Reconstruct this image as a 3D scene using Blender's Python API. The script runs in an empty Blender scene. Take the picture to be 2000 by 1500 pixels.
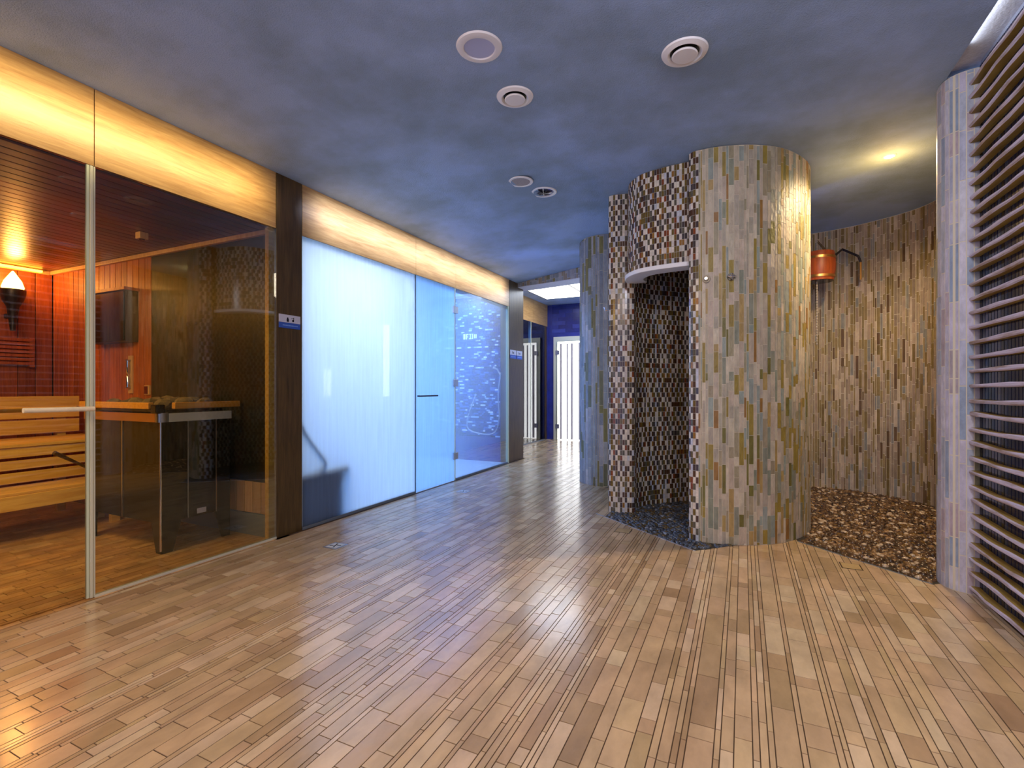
import bpy, bmesh, math, random
from mathutils import Vector
random.seed(7)
sc = bpy.context.scene
COL = sc.collection
PI = math.pi

# ------------------------------------------------------------------ camera
YAW = math.atan(451/962.0)
cd = bpy.data.cameras.new('camera'); cam = bpy.data.objects.new('camera', cd); COL.objects.link(cam)
cam.location = (0, 0, 1.1); cam.rotation_euler = (PI/2, 0, YAW)
cd.sensor_width = 36; cd.lens = 962/2000*36; cd.shift_y = 6/2000; cd.clip_start = .02
sc.camera = cam

# ------------------------------------------------------------------ world, exposure
w = bpy.data.worlds.new('world'); sc.world = w; w.use_nodes = True
w.node_tree.nodes['Background'].inputs[0].default_value = (.46, .55, 1.0, 1)
w.node_tree.nodes['Background'].inputs[1].default_value = 1.2
sc.view_settings.view_transform = 'Standard'; sc.view_settings.look = 'None'
sc.view_settings.exposure = 0.22; sc.view_settings.gamma = 1; sc.view_settings.use_curve_mapping = False
try:
    sc.cycles.max_bounces = 10; sc.cycles.transparent_max_bounces = 24
    sc.cycles.diffuse_bounces = 4; sc.cycles.glossy_bounces = 4; sc.cycles.transmission_bounces = 8
    sc.cycles.caustics_reflective = False; sc.cycles.caustics_refractive = False
    sc.cycles.sample_clamp_indirect = 4; sc.cycles.use_denoising = True; sc.cycles.use_adaptive_sampling = True; sc.cycles.adaptive_threshold = .02
except Exception: pass

def lin(r, g, b):
    f = lambda c: (c/255/12.92) if c/255 <= .04045 else ((c/255+.055)/1.055)**2.4
    return (f(r), f(g), f(b), 1.0)

def area(name, loc, target, size, power, color, spread=180, shape='RECTANGLE'):
    l = bpy.data.lights.new(name, 'AREA'); l.shape = shape; l.size = size[0]; l.size_y = size[1]
    l.energy = power; l.color = color; l.spread = math.radians(spread)
    o = bpy.data.objects.new(name, l); COL.objects.link(o); o.location = loc
    o.rotation_euler = (Vector(target)-Vector(loc)).to_track_quat('-Z', 'Y').to_euler()
    return o
def point(name, loc, power, color, r=.03):
    l = bpy.data.lights.new(name, 'POINT'); l.energy = power; l.color = color; l.shadow_soft_size = r
    o = bpy.data.objects.new(name, l); COL.objects.link(o); o.location = loc; return o
def spot(name, loc, target, power, color, ang=120, blend=.8, r=.03):
    l = bpy.data.lights.new(name, 'SPOT'); l.energy = power; l.color = color; l.spot_size = math.radians(ang); l.spot_blend = blend; l.shadow_soft_size = r
    o = bpy.data.objects.new(name, l); COL.objects.link(o); o.location = loc
    o.rotation_euler = (Vector(target)-Vector(loc)).to_track_quat('-Z', 'Y').to_euler(); return o

# room light: unseen fills, cool downlight, corridor, and added strips washing the wooden fascia
area('fill_behind', (-.3, -.4, 2.6), (-.2, .9, 0), (2.0, .8), 32, (1.0, .82, .66))  # unseen warm fill added behind the camera to light the floor
area('fill_left', (-2.6, -.8, 2.5), (-2.7, 1.3, 0), (.6, .6), 20, (1.0, .58, .12), 150)  # unseen warm fill added to turn the left floor ochre
area('downlight_right', (.45, .9, 2.7), (.95, 2.9, 1.1), (.4, .4), 24, (.86, .86, 1.0))
area('fascia_wash_warm', (-2.66, 1.2, 2.58), (-3.07, 1.2, 2.44), (2.4, .03), 4.8, (1.0, .78, .38), 64)  # added strip without a fixture, makes the highlight band on the fascia
area('fascia_wash_cool', (-2.70, 4.6, 2.60), (-3.07, 4.6, 2.46), (3.4, .03), 12, (.66, .72, 1.0), 64)  # added cool strip, also without a fixture, continues the fascia highlight
spot('ceiling_fill_blue', (-1.25, 6.1, .7), (-1.4, 3.0, 2.75), 340, (.28, .42, 1.0), 110, 1.0, .15)  # added spot hidden behind the shower post, tints the ceiling blue

spot('floor_fill_blue', (-1.30, 6.05, 2.5), (-1.9, 3.3, 0), 230, (.50, .60, 1.0), 84, 1.0, .32)  # added hidden spot that gives the middle floor its lilac sheen
area('corridor_cool', (-2.5, 7.6, 2.78), (-2.5, 7.4, 0), (1.5, .9), 20, (.50, .66, 1.0), 170)
# ------------------------------------------------------------------ materials
def newmat(name):
    m = bpy.data.materials.new(name); m.use_nodes = True; nt = m.node_tree; nt.nodes.clear()
    return m, nt, nt.nodes, nt.links
def N(nodes, t, **k):
    n = nodes.new(t)
    for a, b in k.items():
        if a == 'inp':
            for i, v in b.items(): n.inputs[i].default_value = v
        else: setattr(n, a, b)
    return n
def principled(name, color=(.8, .8, .8, 1), rough=.5, metal=0, spec=.5, noise=0, nscale=10, bump=0, bscale=60, attr=False,
               stretch=(1, 1, 1), color2=None, emis=None, estr=0, coat=0, lo=.35, hi=.65):
    m, nt, nd, L = newmat(name)
    out = N(nd, 'ShaderNodeOutputMaterial'); p = N(nd, 'ShaderNodeBsdfPrincipled')
    L.new(p.outputs[0], out.inputs[0])
    p.inputs['Roughness'].default_value = rough; p.inputs['Metallic'].default_value = metal
    p.inputs['Specular IOR Level'].default_value = spec; p.inputs['Base Color'].default_value = color
    p.inputs['Coat Weight'].default_value = coat; p.inputs['Coat Roughness'].default_value = .14
    tc = N(nd, 'ShaderNodeTexCoord'); mp = N(nd, 'ShaderNodeMapping'); mp.inputs['Scale'].default_value = stretch
    g = N(nd, 'ShaderNodeNewGeometry')
    L.new(g.outputs['Position'], mp.inputs[0])
    src = None
    if attr:
        a = N(nd, 'ShaderNodeAttribute', attribute_name='Col'); src = a.outputs['Color']
    if noise or color2:
        n = N(nd, 'ShaderNodeTexNoise', inp={'Scale': nscale, 'Detail': 6, 'Roughness': .6}); L.new(mp.outputs[0], n.inputs['Vector'])
        mr = N(nd, 'ShaderNodeMapRange', inp={1: lo, 2: hi}); L.new(n.outputs['Fac'], mr.inputs[0])
        mx = N(nd, 'ShaderNodeMix', data_type='RGBA')
        if color2:
            L.new(mr.outputs[0], mx.inputs[0]); mx.inputs[7].default_value = color2
        else:
            mx.blend_type = 'MULTIPLY'; mx.inputs[0].default_value = noise
            cr = N(nd, 'ShaderNodeValToRGB'); cr.color_ramp.elements[0].color = (.25, .25, .25, 1); cr.color_ramp.elements[1].color = (1.3, 1.3, 1.3, 1)
            L.new(mr.outputs[0], cr.inputs[0]); L.new(cr.outputs[0], mx.inputs[7])
        if src: L.new(src, mx.inputs[6])
        else: mx.inputs[6].default_value = color
        src = mx.outputs[2]
    if src: L.new(src, p.inputs['Base Color'])
    if bump:
        n2 = N(nd, 'ShaderNodeTexNoise', inp={'Scale': bscale, 'Detail': 5}); L.new(mp.outputs[0], n2.inputs['Vector'])
        b = N(nd, 'ShaderNodeBump', inp={'Strength': bump, 'Distance': .01}); L.new(n2.outputs['Fac'], b.inputs['Height'])
        L.new(b.outputs[0], p.inputs['Normal'])
    if emis: p.inputs['Emission Color'].default_value = emis; p.inputs['Emission Strength'].default_value = estr
    return m
def emission(name, color, s):
    m, nt, nd, L = newmat(name); out = N(nd, 'ShaderNodeOutputMaterial'); e = N(nd, 'ShaderNodeEmission', inp={0: color, 1: s}); L.new(e.outputs[0], out.inputs[0]); return m
def glass(name, tint=(1, 1, 1, 1), refl=.5, fog=0, fogcol=(.9, .95, 1, 1), rough=.0, fog_fn=None):
    """architectural pane: clear + mirror by Fresnel, with condensation as a translucent share"""
    m, nt, nd, L = newmat(name); out = N(nd, 'ShaderNodeOutputMaterial')
    tr = N(nd, 'ShaderNodeBsdfTransparent', inp={0: tint}); gl = N(nd, 'ShaderNodeBsdfGlossy', inp={'Color': (1, 1, 1, 1), 'Roughness': rough})
    fr = N(nd, 'ShaderNodeFresnel', inp={0: 1.5}); mu = N(nd, 'ShaderNodeMath', operation='MULTIPLY', inp={1: refl}); L.new(fr.outputs[0], mu.inputs[0])
    mx = N(nd, 'ShaderNodeMixShader'); L.new(mu.outputs[0], mx.inputs[0]); L.new(tr.outputs[0], mx.inputs[1]); L.new(gl.outputs[0], mx.inputs[2])
    res = mx.outputs[0]
    if fog:
        tl = N(nd, 'ShaderNodeBsdfTranslucent', inp={0: fogcol})
        if fog_fn:                       # (y0, f0, y1, f1, streak): condensation thins out along the wall, with vertical runs
            g = N(nd, 'ShaderNodeNewGeometry'); sx = N(nd, 'ShaderNodeSeparateXYZ'); L.new(g.outputs['Position'], sx.inputs[0])
            mr = N(nd, 'ShaderNodeMapRange', inp={1: fog_fn[0], 2: fog_fn[2], 3: fog_fn[1], 4: fog_fn[3]}); L.new(sx.outputs['Y'], mr.inputs[0])
            mp = N(nd, 'ShaderNodeMapping'); mp.inputs['Scale'].default_value = (1, 22, 1.2); L.new(g.outputs['Position'], mp.inputs[0])
            n = N(nd, 'ShaderNodeTexNoise', inp={'Scale': 1.6, 'Detail': 4}); L.new(mp.outputs[0], n.inputs['Vector'])
            mr2 = N(nd, 'ShaderNodeMapRange', inp={1: .3, 2: .7, 3: -fog_fn[4], 4: fog_fn[4]}); L.new(n.outputs['Fac'], mr2.inputs[0])
            ad = N(nd, 'ShaderNodeMath', operation='ADD', use_clamp=True); L.new(mr.outputs[0], ad.inputs[0]); L.new(mr2.outputs[0], ad.inputs[1]); fac = ad.outputs[0]
        m2 = N(nd, 'ShaderNodeMixShader', inp={0: fog})
        if fog_fn: L.new(fac, m2.inputs[0])
        L.new(res, m2.inputs[1]); L.new(tl.outputs[0], m2.inputs[2]); res = m2.outputs[0]
    L.new(res, out.inputs[0]); return m
def wood(name, c1, c2, axis='Y', rough=.4, scale=6, attr=False, spec=.5, coat=0):
    st = {'Y': (9, .7, 9), 'Z': (9, 9, .7), 'X': (.7, 9, 9)}[axis]
    m, nt, nd, L = newmat(name); out = N(nd, 'ShaderNodeOutputMaterial'); p = N(nd, 'ShaderNodeBsdfPrincipled'); L.new(p.outputs[0], out.inputs[0])
    g = N(nd, 'ShaderNodeNewGeometry'); mp = N(nd, 'ShaderNodeMapping'); mp.inputs['Scale'].default_value = st; L.new(g.outputs['Position'], mp.inputs[0])
    n = N(nd, 'ShaderNodeTexNoise', inp={'Scale': scale, 'Detail': 8, 'Roughness': .65, 'Distortion': .6}); L.new(mp.outputs[0], n.inputs['Vector'])
    mr = N(nd, 'ShaderNodeMapRange', inp={1: .32, 2: .68}); L.new(n.outputs['Fac'], mr.inputs[0])
    mx = N(nd, 'ShaderNodeMix', data_type='RGBA'); mx.inputs[6].default_value = c1; mx.inputs[7].default_value = c2; L.new(mr.outputs[0], mx.inputs[0])
    src = mx.outputs[2]
    if attr:
        a = N(nd, 'ShaderNodeAttribute', attribute_name='Col'); m2 = N(nd, 'ShaderNodeMix', data_type='RGBA', blend_type='MULTIPLY'); m2.inputs[0].default_value = 1
        L.new(src, m2.inputs[6]); L.new(a.outputs['Color'], m2.inputs[7]); src = m2.outputs[2]
    L.new(src, p.inputs['Base Color']); p.inputs['Roughness'].default_value = rough; p.inputs['Specular IOR Level'].default_value = spec
    p.inputs['Coat Weight'].default_value = coat; p.inputs['Coat Roughness'].default_value = .25
    b = N(nd, 'ShaderNodeBump', inp={'Strength': .15, 'Distance': .004}); L.new(n.outputs['Fac'], b.inputs['Height']); L.new(b.outputs[0], p.inputs['Normal'])
    return m

M = {}
M['ceiling'] = principled('blue_plaster', lin(166, 194, 236), .75, nscale=1.6, color2=lin(140, 164, 190), bump=.5, bscale=150, lo=.4, hi=.66)
M['grout_floor'] = principled('floor_grout', lin(84, 62, 42), .8, noise=.4, nscale=8)
M['floor_tile'] = principled('travertine', rough=.22, attr=True, noise=.28, nscale=8, bump=.07, bscale=30, stretch=(1, .5, 1), spec=.75, coat=.3)
M['sauna_tile'] = principled('sauna_floor_tile', rough=.3, attr=True, noise=.45, nscale=7, bump=.1, bscale=40)
M['stone'] = principled('split_stone', rough=.5, attr=True, noise=.28, nscale=26, bump=.5, bscale=55, stretch=(1, 1, .5))
M['grout'] = principled('pale_grout', lin(214, 204, 178), .8)
M['mosaic'] = principled('glass_mosaic', rough=.18, attr=True, noise=.25, nscale=40)
M['grout_mosaic'] = principled('mosaic_grout', lin(206, 200, 188), .7)
M['white'] = principled('white_paint', lin(248, 248, 248), .45)
M['plaster_white'] = principled('white_plaster', lin(216, 220, 234), .6, noise=.15, nscale=60, bump=.3, bscale=90)
M['fascia'] = wood('oak_veneer', lin(206, 166, 108), lin(166, 124, 72), 'Y', .32, 5, spec=.7)
M['post'] = wood('walnut_veneer', lin(100, 76, 40), lin(62, 46, 20), 'Z', .35, 5)
M['board'] = wood('sauna_cedar', lin(190, 100, 45), lin(140, 62, 24), 'Z', .5, 4, attr=True)
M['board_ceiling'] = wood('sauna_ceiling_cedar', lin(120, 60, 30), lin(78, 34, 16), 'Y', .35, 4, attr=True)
M['board_pale'] = wood('pale_board', lin(214, 170, 120), lin(186, 140, 92), 'Z', .5, 5, attr=True)
M['bench'] = wood('aspen_bench', lin(226, 184, 92), lin(196, 146, 58), 'Y', .5, 4, attr=True)
M['rail'] = wood('rail_pine', lin(226, 160, 62), lin(196, 124, 36), 'Y', .45, 6)
M['handle_wood'] = principled('pale_handle', lin(252, 236, 200), .4, noise=.15, nscale=30)
M['dark_clad'] = principled('dark_slate_cladding', lin(30, 34, 24), .35, nscale=9, color2=lin(54, 42, 20), bump=.15, bscale=50, stretch=(1, 1, .4))
M['grey'] = principled('grey_skirting', lin(112, 120, 128), .5)
M['metal'] = principled('brushed_steel', lin(190, 190, 195), .28, metal=1)
M['chrome'] = principled('chrome', lin(235, 235, 240), .08, metal=1)
M['alu'] = principled('aluminium_profile', lin(222, 222, 196), .35, metal=.1)
M['dark_metal'] = principled('dark_metal', lin(60, 55, 60), .4, metal=.7)
M['copper'] = principled('brass_hoop', lin(216, 164, 96), .3, metal=.9)
M['heater'] = principled('smoked_glass_panel', lin(34, 30, 18), .22, spec=.45)
M['black'] = principled('black_gloss', lin(16, 15, 13), .12)
M['rock'] = principled('heater_rock', lin(112, 92, 62), .85, noise=.6, nscale=20, bump=.6, bscale=40)
M['pebble'] = principled('wet_pebble', rough=.22, attr=True, noise=.3, nscale=60)
M['pebble_bed'] = principled('pebble_grout', lin(46, 42, 36), .5)
M['glass_sauna'] = glass('sauna_glass', (.93, .95, .90, 1), .85)
M['glass_edge'] = principled('glass_edge_green', lin(214, 226, 196), .15, spec=.8)
M['fog1'] = glass('steamed_glass', (.96, .98, 1, 1), .8, .6, (.86, .93, .97, 1), 0, (2.8, .74, 4.2, .62, .06))
M['fog2'] = glass('steamed_door_glass', (.92, .96, 1, 1), .6, .6, (.62, .82, .98, 1), 0, (4.2, .60, 5.0, .40, .06))
M['fog3'] = glass('clear_steam_glass', (.94, .97, 1, 1), .4, .3, (.70, .86, 1, 1), 0, (4.95, .15, 6.2, .0, .03))
M['blue_tile'] = principled('blue_mosaic', rough=.15, attr=True)
M['navy'] = principled('navy_wall', lin(52, 62, 150), .3, noise=.35, nscale=6, bump=.1)
M['navy_tile'] = principled('navy_tile', rough=.25, attr=True, noise=.3, nscale=8)
M['far_glass'] = glass('far_glass', (.75, .85, 1, 1), 1.6)
M['clear_glass'] = glass('clear_glass', (.97, .99, 1, 1), .6)
M['louvre_tile'] = principled('dark_blue_tile', rough=.12, attr=True)
M['slat'] = principled('weathered_slat', lin(176, 158, 150), .6, attr=True, color2=lin(140, 108, 48), nscale=2.2, stretch=(2, 1.4, 14), bump=.5, bscale=20, lo=.46, hi=.72)
M['slat_grout'] = principled('louvre_grout', lin(150, 155, 175), .6)
M['spa_bench'] = principled('steam_bench_mosaic', lin(120, 140, 178), .35, noise=.5, nscale=60)
M['steam_wall'] = principled('steam_wall', lin(206, 222, 232), .4)
M['lightbox'] = emission('lightbox_diffuser', (1.0, 1.0, .98, 1), 4)
M['backlight'] = emission('backlit_panel', (1.0, .97, .97, 1), 2.8)
M['spotlamp'] = emission('spot_bulb', (1, .86, .6, 1), 60)
M['flame'] = emission('flame_bulb', (1, .62, .12, 1), 14)
M['led'] = emission('led_amber', (1, .55, .05, 1), 9)
M['exit'] = emission('exit_light', (.5, 1, .9, 1), 2.0)
M['steam_glow'] = emission('steam_glow', (.9, .97, 1, 1), 9)
M['sign_white'] = principled('sign_white', lin(212, 212, 228), .4)
M['sign_blue'] = principled('sign_blue', lin(52, 92, 190), .4)
M['sign_text'] = principled('sign_pale_blue', lin(130, 170, 235), .4)
M['sign_black'] = principled('sign_black', lin(16, 14, 30), .4)
M['diffuser'] = principled('lamp_diffuser', lin(196, 204, 240), .5)
M['valve_plate'] = principled('bronze_plate', lin(120, 112, 96), .4, metal=.8)
M['band'] = principled('satin_band', lin(214, 212, 206), .4, metal=.2)
M['grille'] = principled('grille_beige', lin(168, 160, 160), .6, noise=.3, nscale=200)
M['hose'] = principled('hose_steel', lin(150, 165, 190), .3, metal=.5)
M['hose_dark'] = principled('hose_dark', lin(70, 80, 100), .4)
M['bucket'] = wood('bucket_wood', lin(196, 96, 44), lin(150, 64, 26), 'Z', .4, 5)
M['rope'] = principled('rope', lin(170, 160, 150), .7)
M['red'] = principled('dark_red', lin(92, 18, 22), .4)
M['trim_dark'] = principled('dark_wood_line', lin(60, 40, 20), .5)

def bamboo_mat():
    m, nt, nd, L = newmat('bamboo_pale'); out = N(nd, 'ShaderNodeOutputMaterial')
    t = N(nd, 'ShaderNodeBsdfTranslucent', inp={0: (.5, .48, .53, 1)}); d = N(nd, 'ShaderNodeBsdfDiffuse', inp={0: (.8, .76, .78, 1)})
    mx = N(nd, 'ShaderNodeMixShader', inp={0: .3}); L.new(t.outputs[0], mx.inputs[1]); L.new(d.outputs[0], mx.inputs[2]); L.new(mx.outputs[0], out.inputs[0]); return m
M['bamboo'] = bamboo_mat()

# ------------------------------------------------------------------ mesh tools
def props(o, label=None, cat=None, group=None, kind=None):
    if label: o['label'] = label
    if cat: o['category'] = cat
    if group: o['group'] = group
    if kind: o['kind'] = kind
    return o
def empty(name, loc=(0, 0, 0), label=None, cat=None, group=None, kind=None):
    o = bpy.data.objects.new(name, None); COL.objects.link(o); o.location = loc; o.empty_display_size = .1
    return props(o, label, cat, group, kind)
class MB:
    def __init__(s): s.v = []; s.f = []; s.c = []
    def add(s, vs, fs, col=(1, 1, 1, 1)):
        k = len(s.v); s.v += [tuple(p) for p in vs]
        for f in fs: s.f.append(tuple(i+k for i in f)); s.c.append(col)
        return s
    def box(s, x0, y0, z0, x1, y1, z1, col=(1, 1, 1, 1)):
        vs = [(x0, y0, z0), (x1, y0, z0), (x1, y1, z0), (x0, y1, z0), (x0, y0, z1), (x1, y0, z1), (x1, y1, z1), (x0, y1, z1)]
        return s.add(vs, [(0, 3, 2, 1), (4, 5, 6, 7), (0, 1, 5, 4), (1, 2, 6, 5), (2, 3, 7, 6), (3, 0, 4, 7)], col)
    def prism(s, poly, z0, z1, col=(1, 1, 1, 1), bottom=True):
        n = len(poly); vs = [(p[0], p[1], z0) for p in poly]+[(p[0], p[1], z1) for p in poly]
        fs = [tuple(range(n, 2*n))]+[(i, (i+1) % n, n+(i+1) % n, n+i) for i in range(n)]
        if bottom: fs.append(tuple(reversed(range(n))))
        return s.add(vs, fs, col)
    def lathe(s, prof, c=(0, 0, 0), n=32, axis='Z', col=(1, 1, 1, 1), cap=True):
        def P(r, h, a):
            x, y = r*math.cos(a), r*math.sin(a)
            if axis == 'Z': return (c[0]+x, c[1]+y, c[2]+h)
            if axis == 'X': return (c[0]+h, c[1]+x, c[2]+y)
            return (c[0]+x, c[1]+h, c[2]+y)
        vs = [P(r, h, 2*PI*j/n) for r, h in prof for j in range(n)]
        fs = [(i*n+j, i*n+(j+1) % n, (i+1)*n+(j+1) % n, (i+1)*n+j) for i in range(len(prof)-1) for j in range(n)]
        if cap: fs += [tuple(reversed(range(n))), tuple(range((len(prof)-1)*n, len(prof)*n))]
        return s.add(vs, fs, col)
    def tube(s, pts, r, n=8, col=(1, 1, 1, 1)):
        pts = [Vector(p) for p in pts]; vs = []
        for i, p in enumerate(pts):
            d = (pts[min(i+1, len(pts)-1)]-pts[max(i-1, 0)]).normalized()
            u = d.cross(Vector((0, 0, 1))) if abs(d.z) < .95 else d.cross(Vector((1, 0, 0)))
            u.normalize(); v = d.cross(u); rr = r[i] if isinstance(r, (list, tuple)) else r
            vs += [p+u*math.cos(2*PI*j/n)*rr+v*math.sin(2*PI*j/n)*rr for j in range(n)]
        fs = [(i*n+j, i*n+(j+1) % n, (i+1)*n+(j+1) % n, (i+1)*n+j) for i in range(len(pts)-1) for j in range(n)]
        fs += [tuple(reversed(range(n))), tuple(range((len(pts)-1)*n, len(pts)*n))]
        return s.add(vs, fs, col)
    def mesh(s, name, mat, smooth=False, fix=True):
        me = bpy.data.meshes.new(name); me.from_pydata(s.v, [], s.f)
        at = me.color_attributes.new('Col', 'FLOAT_COLOR', 'CORNER')
        buf = []
        for p, c in zip(me.polygons, s.c): buf += list(c)*p.loop_total
        at.data.foreach_set('color', buf)
        me.materials.append(mat)
        if fix:
            bm = bmesh.new(); bm.from_mesh(me); bmesh.ops.recalc_face_normals(bm, faces=bm.faces); bm.to_mesh(me); bm.free()
        if smooth: me.polygons.foreach_set('use_smooth', [True]*len(me.polygons))
        me.update(); return me
    def obj(s, name, mat, parent=None, smooth=False, bevel=0, fix=True, **k):
        me = s.mesh(name, mat, smooth, fix); o = bpy.data.objects.new(name, me); COL.objects.link(o)
        if parent:
            o.parent = parent
            pl = Vector(parent.location)
            q = parent.parent
            while q: pl += Vector(q.location); q = q.parent
            o.location = -pl                        # meshes are written in world coordinates
        if smooth and smooth != 'all':
            try: me.set_sharp_from_angle(angle=math.radians(40))
            except Exception: pass
        if bevel:
            b = o.modifiers.new('bevel', 'BEVEL'); b.width = bevel; b.segments = 2; b.limit_method = 'ANGLE'
        return props(o, **k) if k else o

def catmull(P, n=10):
    out = []; P = [Vector(p) for p in P]; Q = [P[0]*2-P[1]]+P+[P[-1]*2-P[-2]]
    for i in range(1, len(Q)-2):
        for k in range(n):
            t = k/n; a, b, c, d = Q[i-1:i+3]
            out.append(.5*((2*b)+(c-a)*t+(2*a-5*b+4*c-d)*t*t+(3*b-a-3*c+d)*t**3))
    out.append(P[-1]); return out
class Path:
    """plan curve; side=+1 puts the face normal to the right of travel"""
    def __init__(s, pts, side=1, n=10, smooth=True):
        s.p = catmull([(a, b) for a, b in pts], n) if smooth else [Vector(q) for q in pts]
        s.side = side; s.L = [0]
        for a, b in zip(s.p, s.p[1:]): s.L.append(s.L[-1]+(b-a).length)
        s.len = s.L[-1]
    def at(s, q, off=0):
        q = min(max(q, 0), s.len)
        import bisect
        i = min(max(bisect.bisect_right(s.L, q)-1, 0), len(s.p)-2)
        t = (q-s.L[i])/max(s.L[i+1]-s.L[i], 1e-9)
        pos = s.p[i].lerp(s.p[i+1], t)
        tg = lambda j: (s.p[min(j+1, len(s.p)-1)]-s.p[max(j-1, 0)]).normalized()
        d = tg(i).lerp(tg(i+1), t).normalized(); nrm = Vector((d.y, -d.x))*s.side
        return pos+nrm*off, nrm
    def offset(s, off, n=None):
        n = n or len(s.p); return [tuple(s.at(s.len*i/(n-1), off)[0]) for i in range(n)]

CAMV = Vector((0, 0, 1.1)); FW = Vector((-math.sin(YAW), math.cos(YAW), 0))
def score(c, nrm, a):
    d = c-CAMV
    if d.dot(FW) < .05: return 0
    u = d.dot(Vector((math.cos(YAW), math.sin(YAW), 0)))/d.dot(FW); v = d.z/d.dot(FW)
    if abs(u) > 1.08 or abs(v) > .82: return 0
    return a*max(-d.normalized().dot(nrm), 0)/d.length_squared
def emit(recs, parent, mat, npart, name, stuffname, bound=None):
    """recs: (score, verts, faces, colour). the npart largest in view become objects, the rest one joined part"""
    recs.sort(key=lambda r: -r[0])
    k = 0; rest = MB()
    for r in recs:
        if k < npart and r[0] > 0:
            m = MB(); m.add(r[1], r[2], r[3]); m.obj(name, mat, parent, fix=False); k += 1
        else: rest.add(r[1], r[2], r[3])
    if rest.f: rest.obj(stuffname, mat, parent, fix=False, kind='stuff')

def pick(pal):
    t = random.random()*sum(p[0] for p in pal)
    for p in pal:
        t -= p[0]
        if t <= 0: break
    k = random.uniform(.93, 1.07); c = lin(*p[1]); return (c[0]*k, c[1]*k*random.uniform(.97, 1.03), c[2]*k, 1)

def curved_tile(path, s0, s1, z0, z1, off):
    """closed bent slab: five outward faces"""
    a, na = path.at(s0, off); b, nb = path.at(s1, off); a2, _ = path.at(s0, -.002); b2, _ = path.at(s1, -.002)
    vs = [(a.x, a.y, z0), (b.x, b.y, z0), (b.x, b.y, z1), (a.x, a.y, z1), (a2.x, a2.y, z0), (b2.x, b2.y, z0), (b2.x, b2.y, z1), (a2.x, a2.y, z1)]
    fs = [(0, 1, 2, 3), (4, 5, 1, 0), (5, 6, 2, 1), (6, 7, 3, 2), (7, 4, 0, 3), (7, 6, 5, 4)]
    # orient: normal of face 0 must follow na
    n0 = (Vector(vs[1])-Vector(vs[0])).cross(Vector(vs[3])-Vector(vs[0]))
    if n0.dot(Vector((na.x, na.y, 0))) < 0: fs = [tuple(reversed(f)) for f in fs]
    c = Vector((a.x+b.x, a.y+b.y, z0+z1))/2
    return vs, fs, c, Vector((na.x, na.y, 0))

STONE = [(5, (192, 178, 156)), (4, (176, 168, 148)), (3, (204, 192, 168)), (2, (142, 146, 126)), (2, (154, 134, 60)), (1.6, (176, 150, 92)), (.6, (152, 112, 56)), (1.3, (150, 160, 150)), (1.3, (118, 112, 54)), (2, (160, 150, 120))]
STONE_COOL = [(5, (190, 186, 200)), (4, (172, 176, 190)), (2, (150, 164, 184)), (1, (180, 166, 170)), (.4, (140, 136, 110)), (2, (200, 196, 206))]
STONE_FAR = [(5, (150, 158, 168)), (4, (130, 140, 150)), (3, (170, 172, 178)), (1.2, (110, 112, 84)), (1, (124, 118, 70))]
STONE_ALC = [(5, (164, 142, 118)), (4, (144, 124, 102)), (3, (140, 118, 72)), (2.4, (118, 96, 46)), (2, (132, 128, 120)), (1, (98, 72, 40)), (1.5, (186, 166, 144))]

def stone_recs(path, z0, z1, widths, pal, hmin=.05, hmax=.34, gap=.0035, s_a=0, s_b=None):
    recs = []; s = s_a; s_b = s_b or path.len
    while s < s_b-.006:
        wd = min(random.choice(widths), s_b-s); z = z0-random.uniform(0, .15)
        while z < z1-.004:
            h = random.uniform(hmin, hmax)
            a, b = max(z, z0), min(z+h, z1)
            if b-a > .012:
                vs, fs, c, nr = curved_tile(path, s+gap/2, s+wd-gap/2, a+gap/2, b-gap/2, random.uniform(.0012, .0035))
                recs.append((score(c, nr, wd*(b-a)), vs, fs, pick(pal)))
            z += h
        s += wd
    return recs
MOS_W = [(3, (232, 222, 204)), (2, (214, 206, 196)), (1, (200, 204, 214))]
MOS_D = [(4, (84, 56, 34)), (3, (112, 92, 40)), (2.6, (96, 90, 74)), (.9, (132, 66, 32)), (1.2, (150, 106, 44)), (2, (70, 60, 60))]
def mosaic_recs(path, z0, z1, tw=.019, th=.0455, gap=.0028, s_a=0, s_b=None):
    recs = []; s_b = s_b or path.len; nc = max(1, int(round((s_b-s_a)/tw))); tw = (s_b-s_a)/nc; nr_ = max(1, int(round((z1-z0)/th))); th = (z1-z0)/nr_
    for j in range(nr_):
        ph = 0 if j % 2 == 0 else random.choice((1, 2, 1))
        for i in range(nc):
            wht = (i+ph) % 3 == 0
            if random.random() < .1: wht = not wht
            vs, fs, c, nr = curved_tile(path, s_a+i*tw+gap/2, s_a+(i+1)*tw-gap/2, z0+j*th+gap/2, z0+(j+1)*th-gap/2, .003)
            recs.append((score(c, nr, tw*th), vs, fs, pick(MOS_W if wht else MOS_D)))
    return recs
def wall_band(path_a, path_b, z0, z1, mb):
    """solid wall between two plan curves of equal count"""
    n = len(path_a)
    vs = [(p[0], p[1], z) for z in (z0, z1) for pp in (path_a, path_b) for p in pp]
    A0, B0, A1, B1 = 0, n, 2*n, 3*n; fs = []
    for i in range(n-1):
        fs += [(A0+i, A0+i+1, A1+i+1, A1+i), (B0+i+1, B0+i, B1+i, B1+i+1), (A1+i, A1+i+1, B1+i+1, B1+i), (A0+i+1, A0+i, B0+i, B0+i+1)]
    fs += [(A0, A1, B1, B0), (A0+n-1, B0+n-1, B1+n-1, A1+n-1)]
    return mb.add(vs, fs)

# ------------------------------------------------------------------ constants of the plan
XW = -3.07                      # plane of the glass fronts
HC = 2.79                       # ceiling on the shower side
HL = 2.66                       # ceiling at the glass fronts
def hc(x): return HL+(HC-HL)*min(max((x-XW)/1.5, 0), 1)

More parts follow.
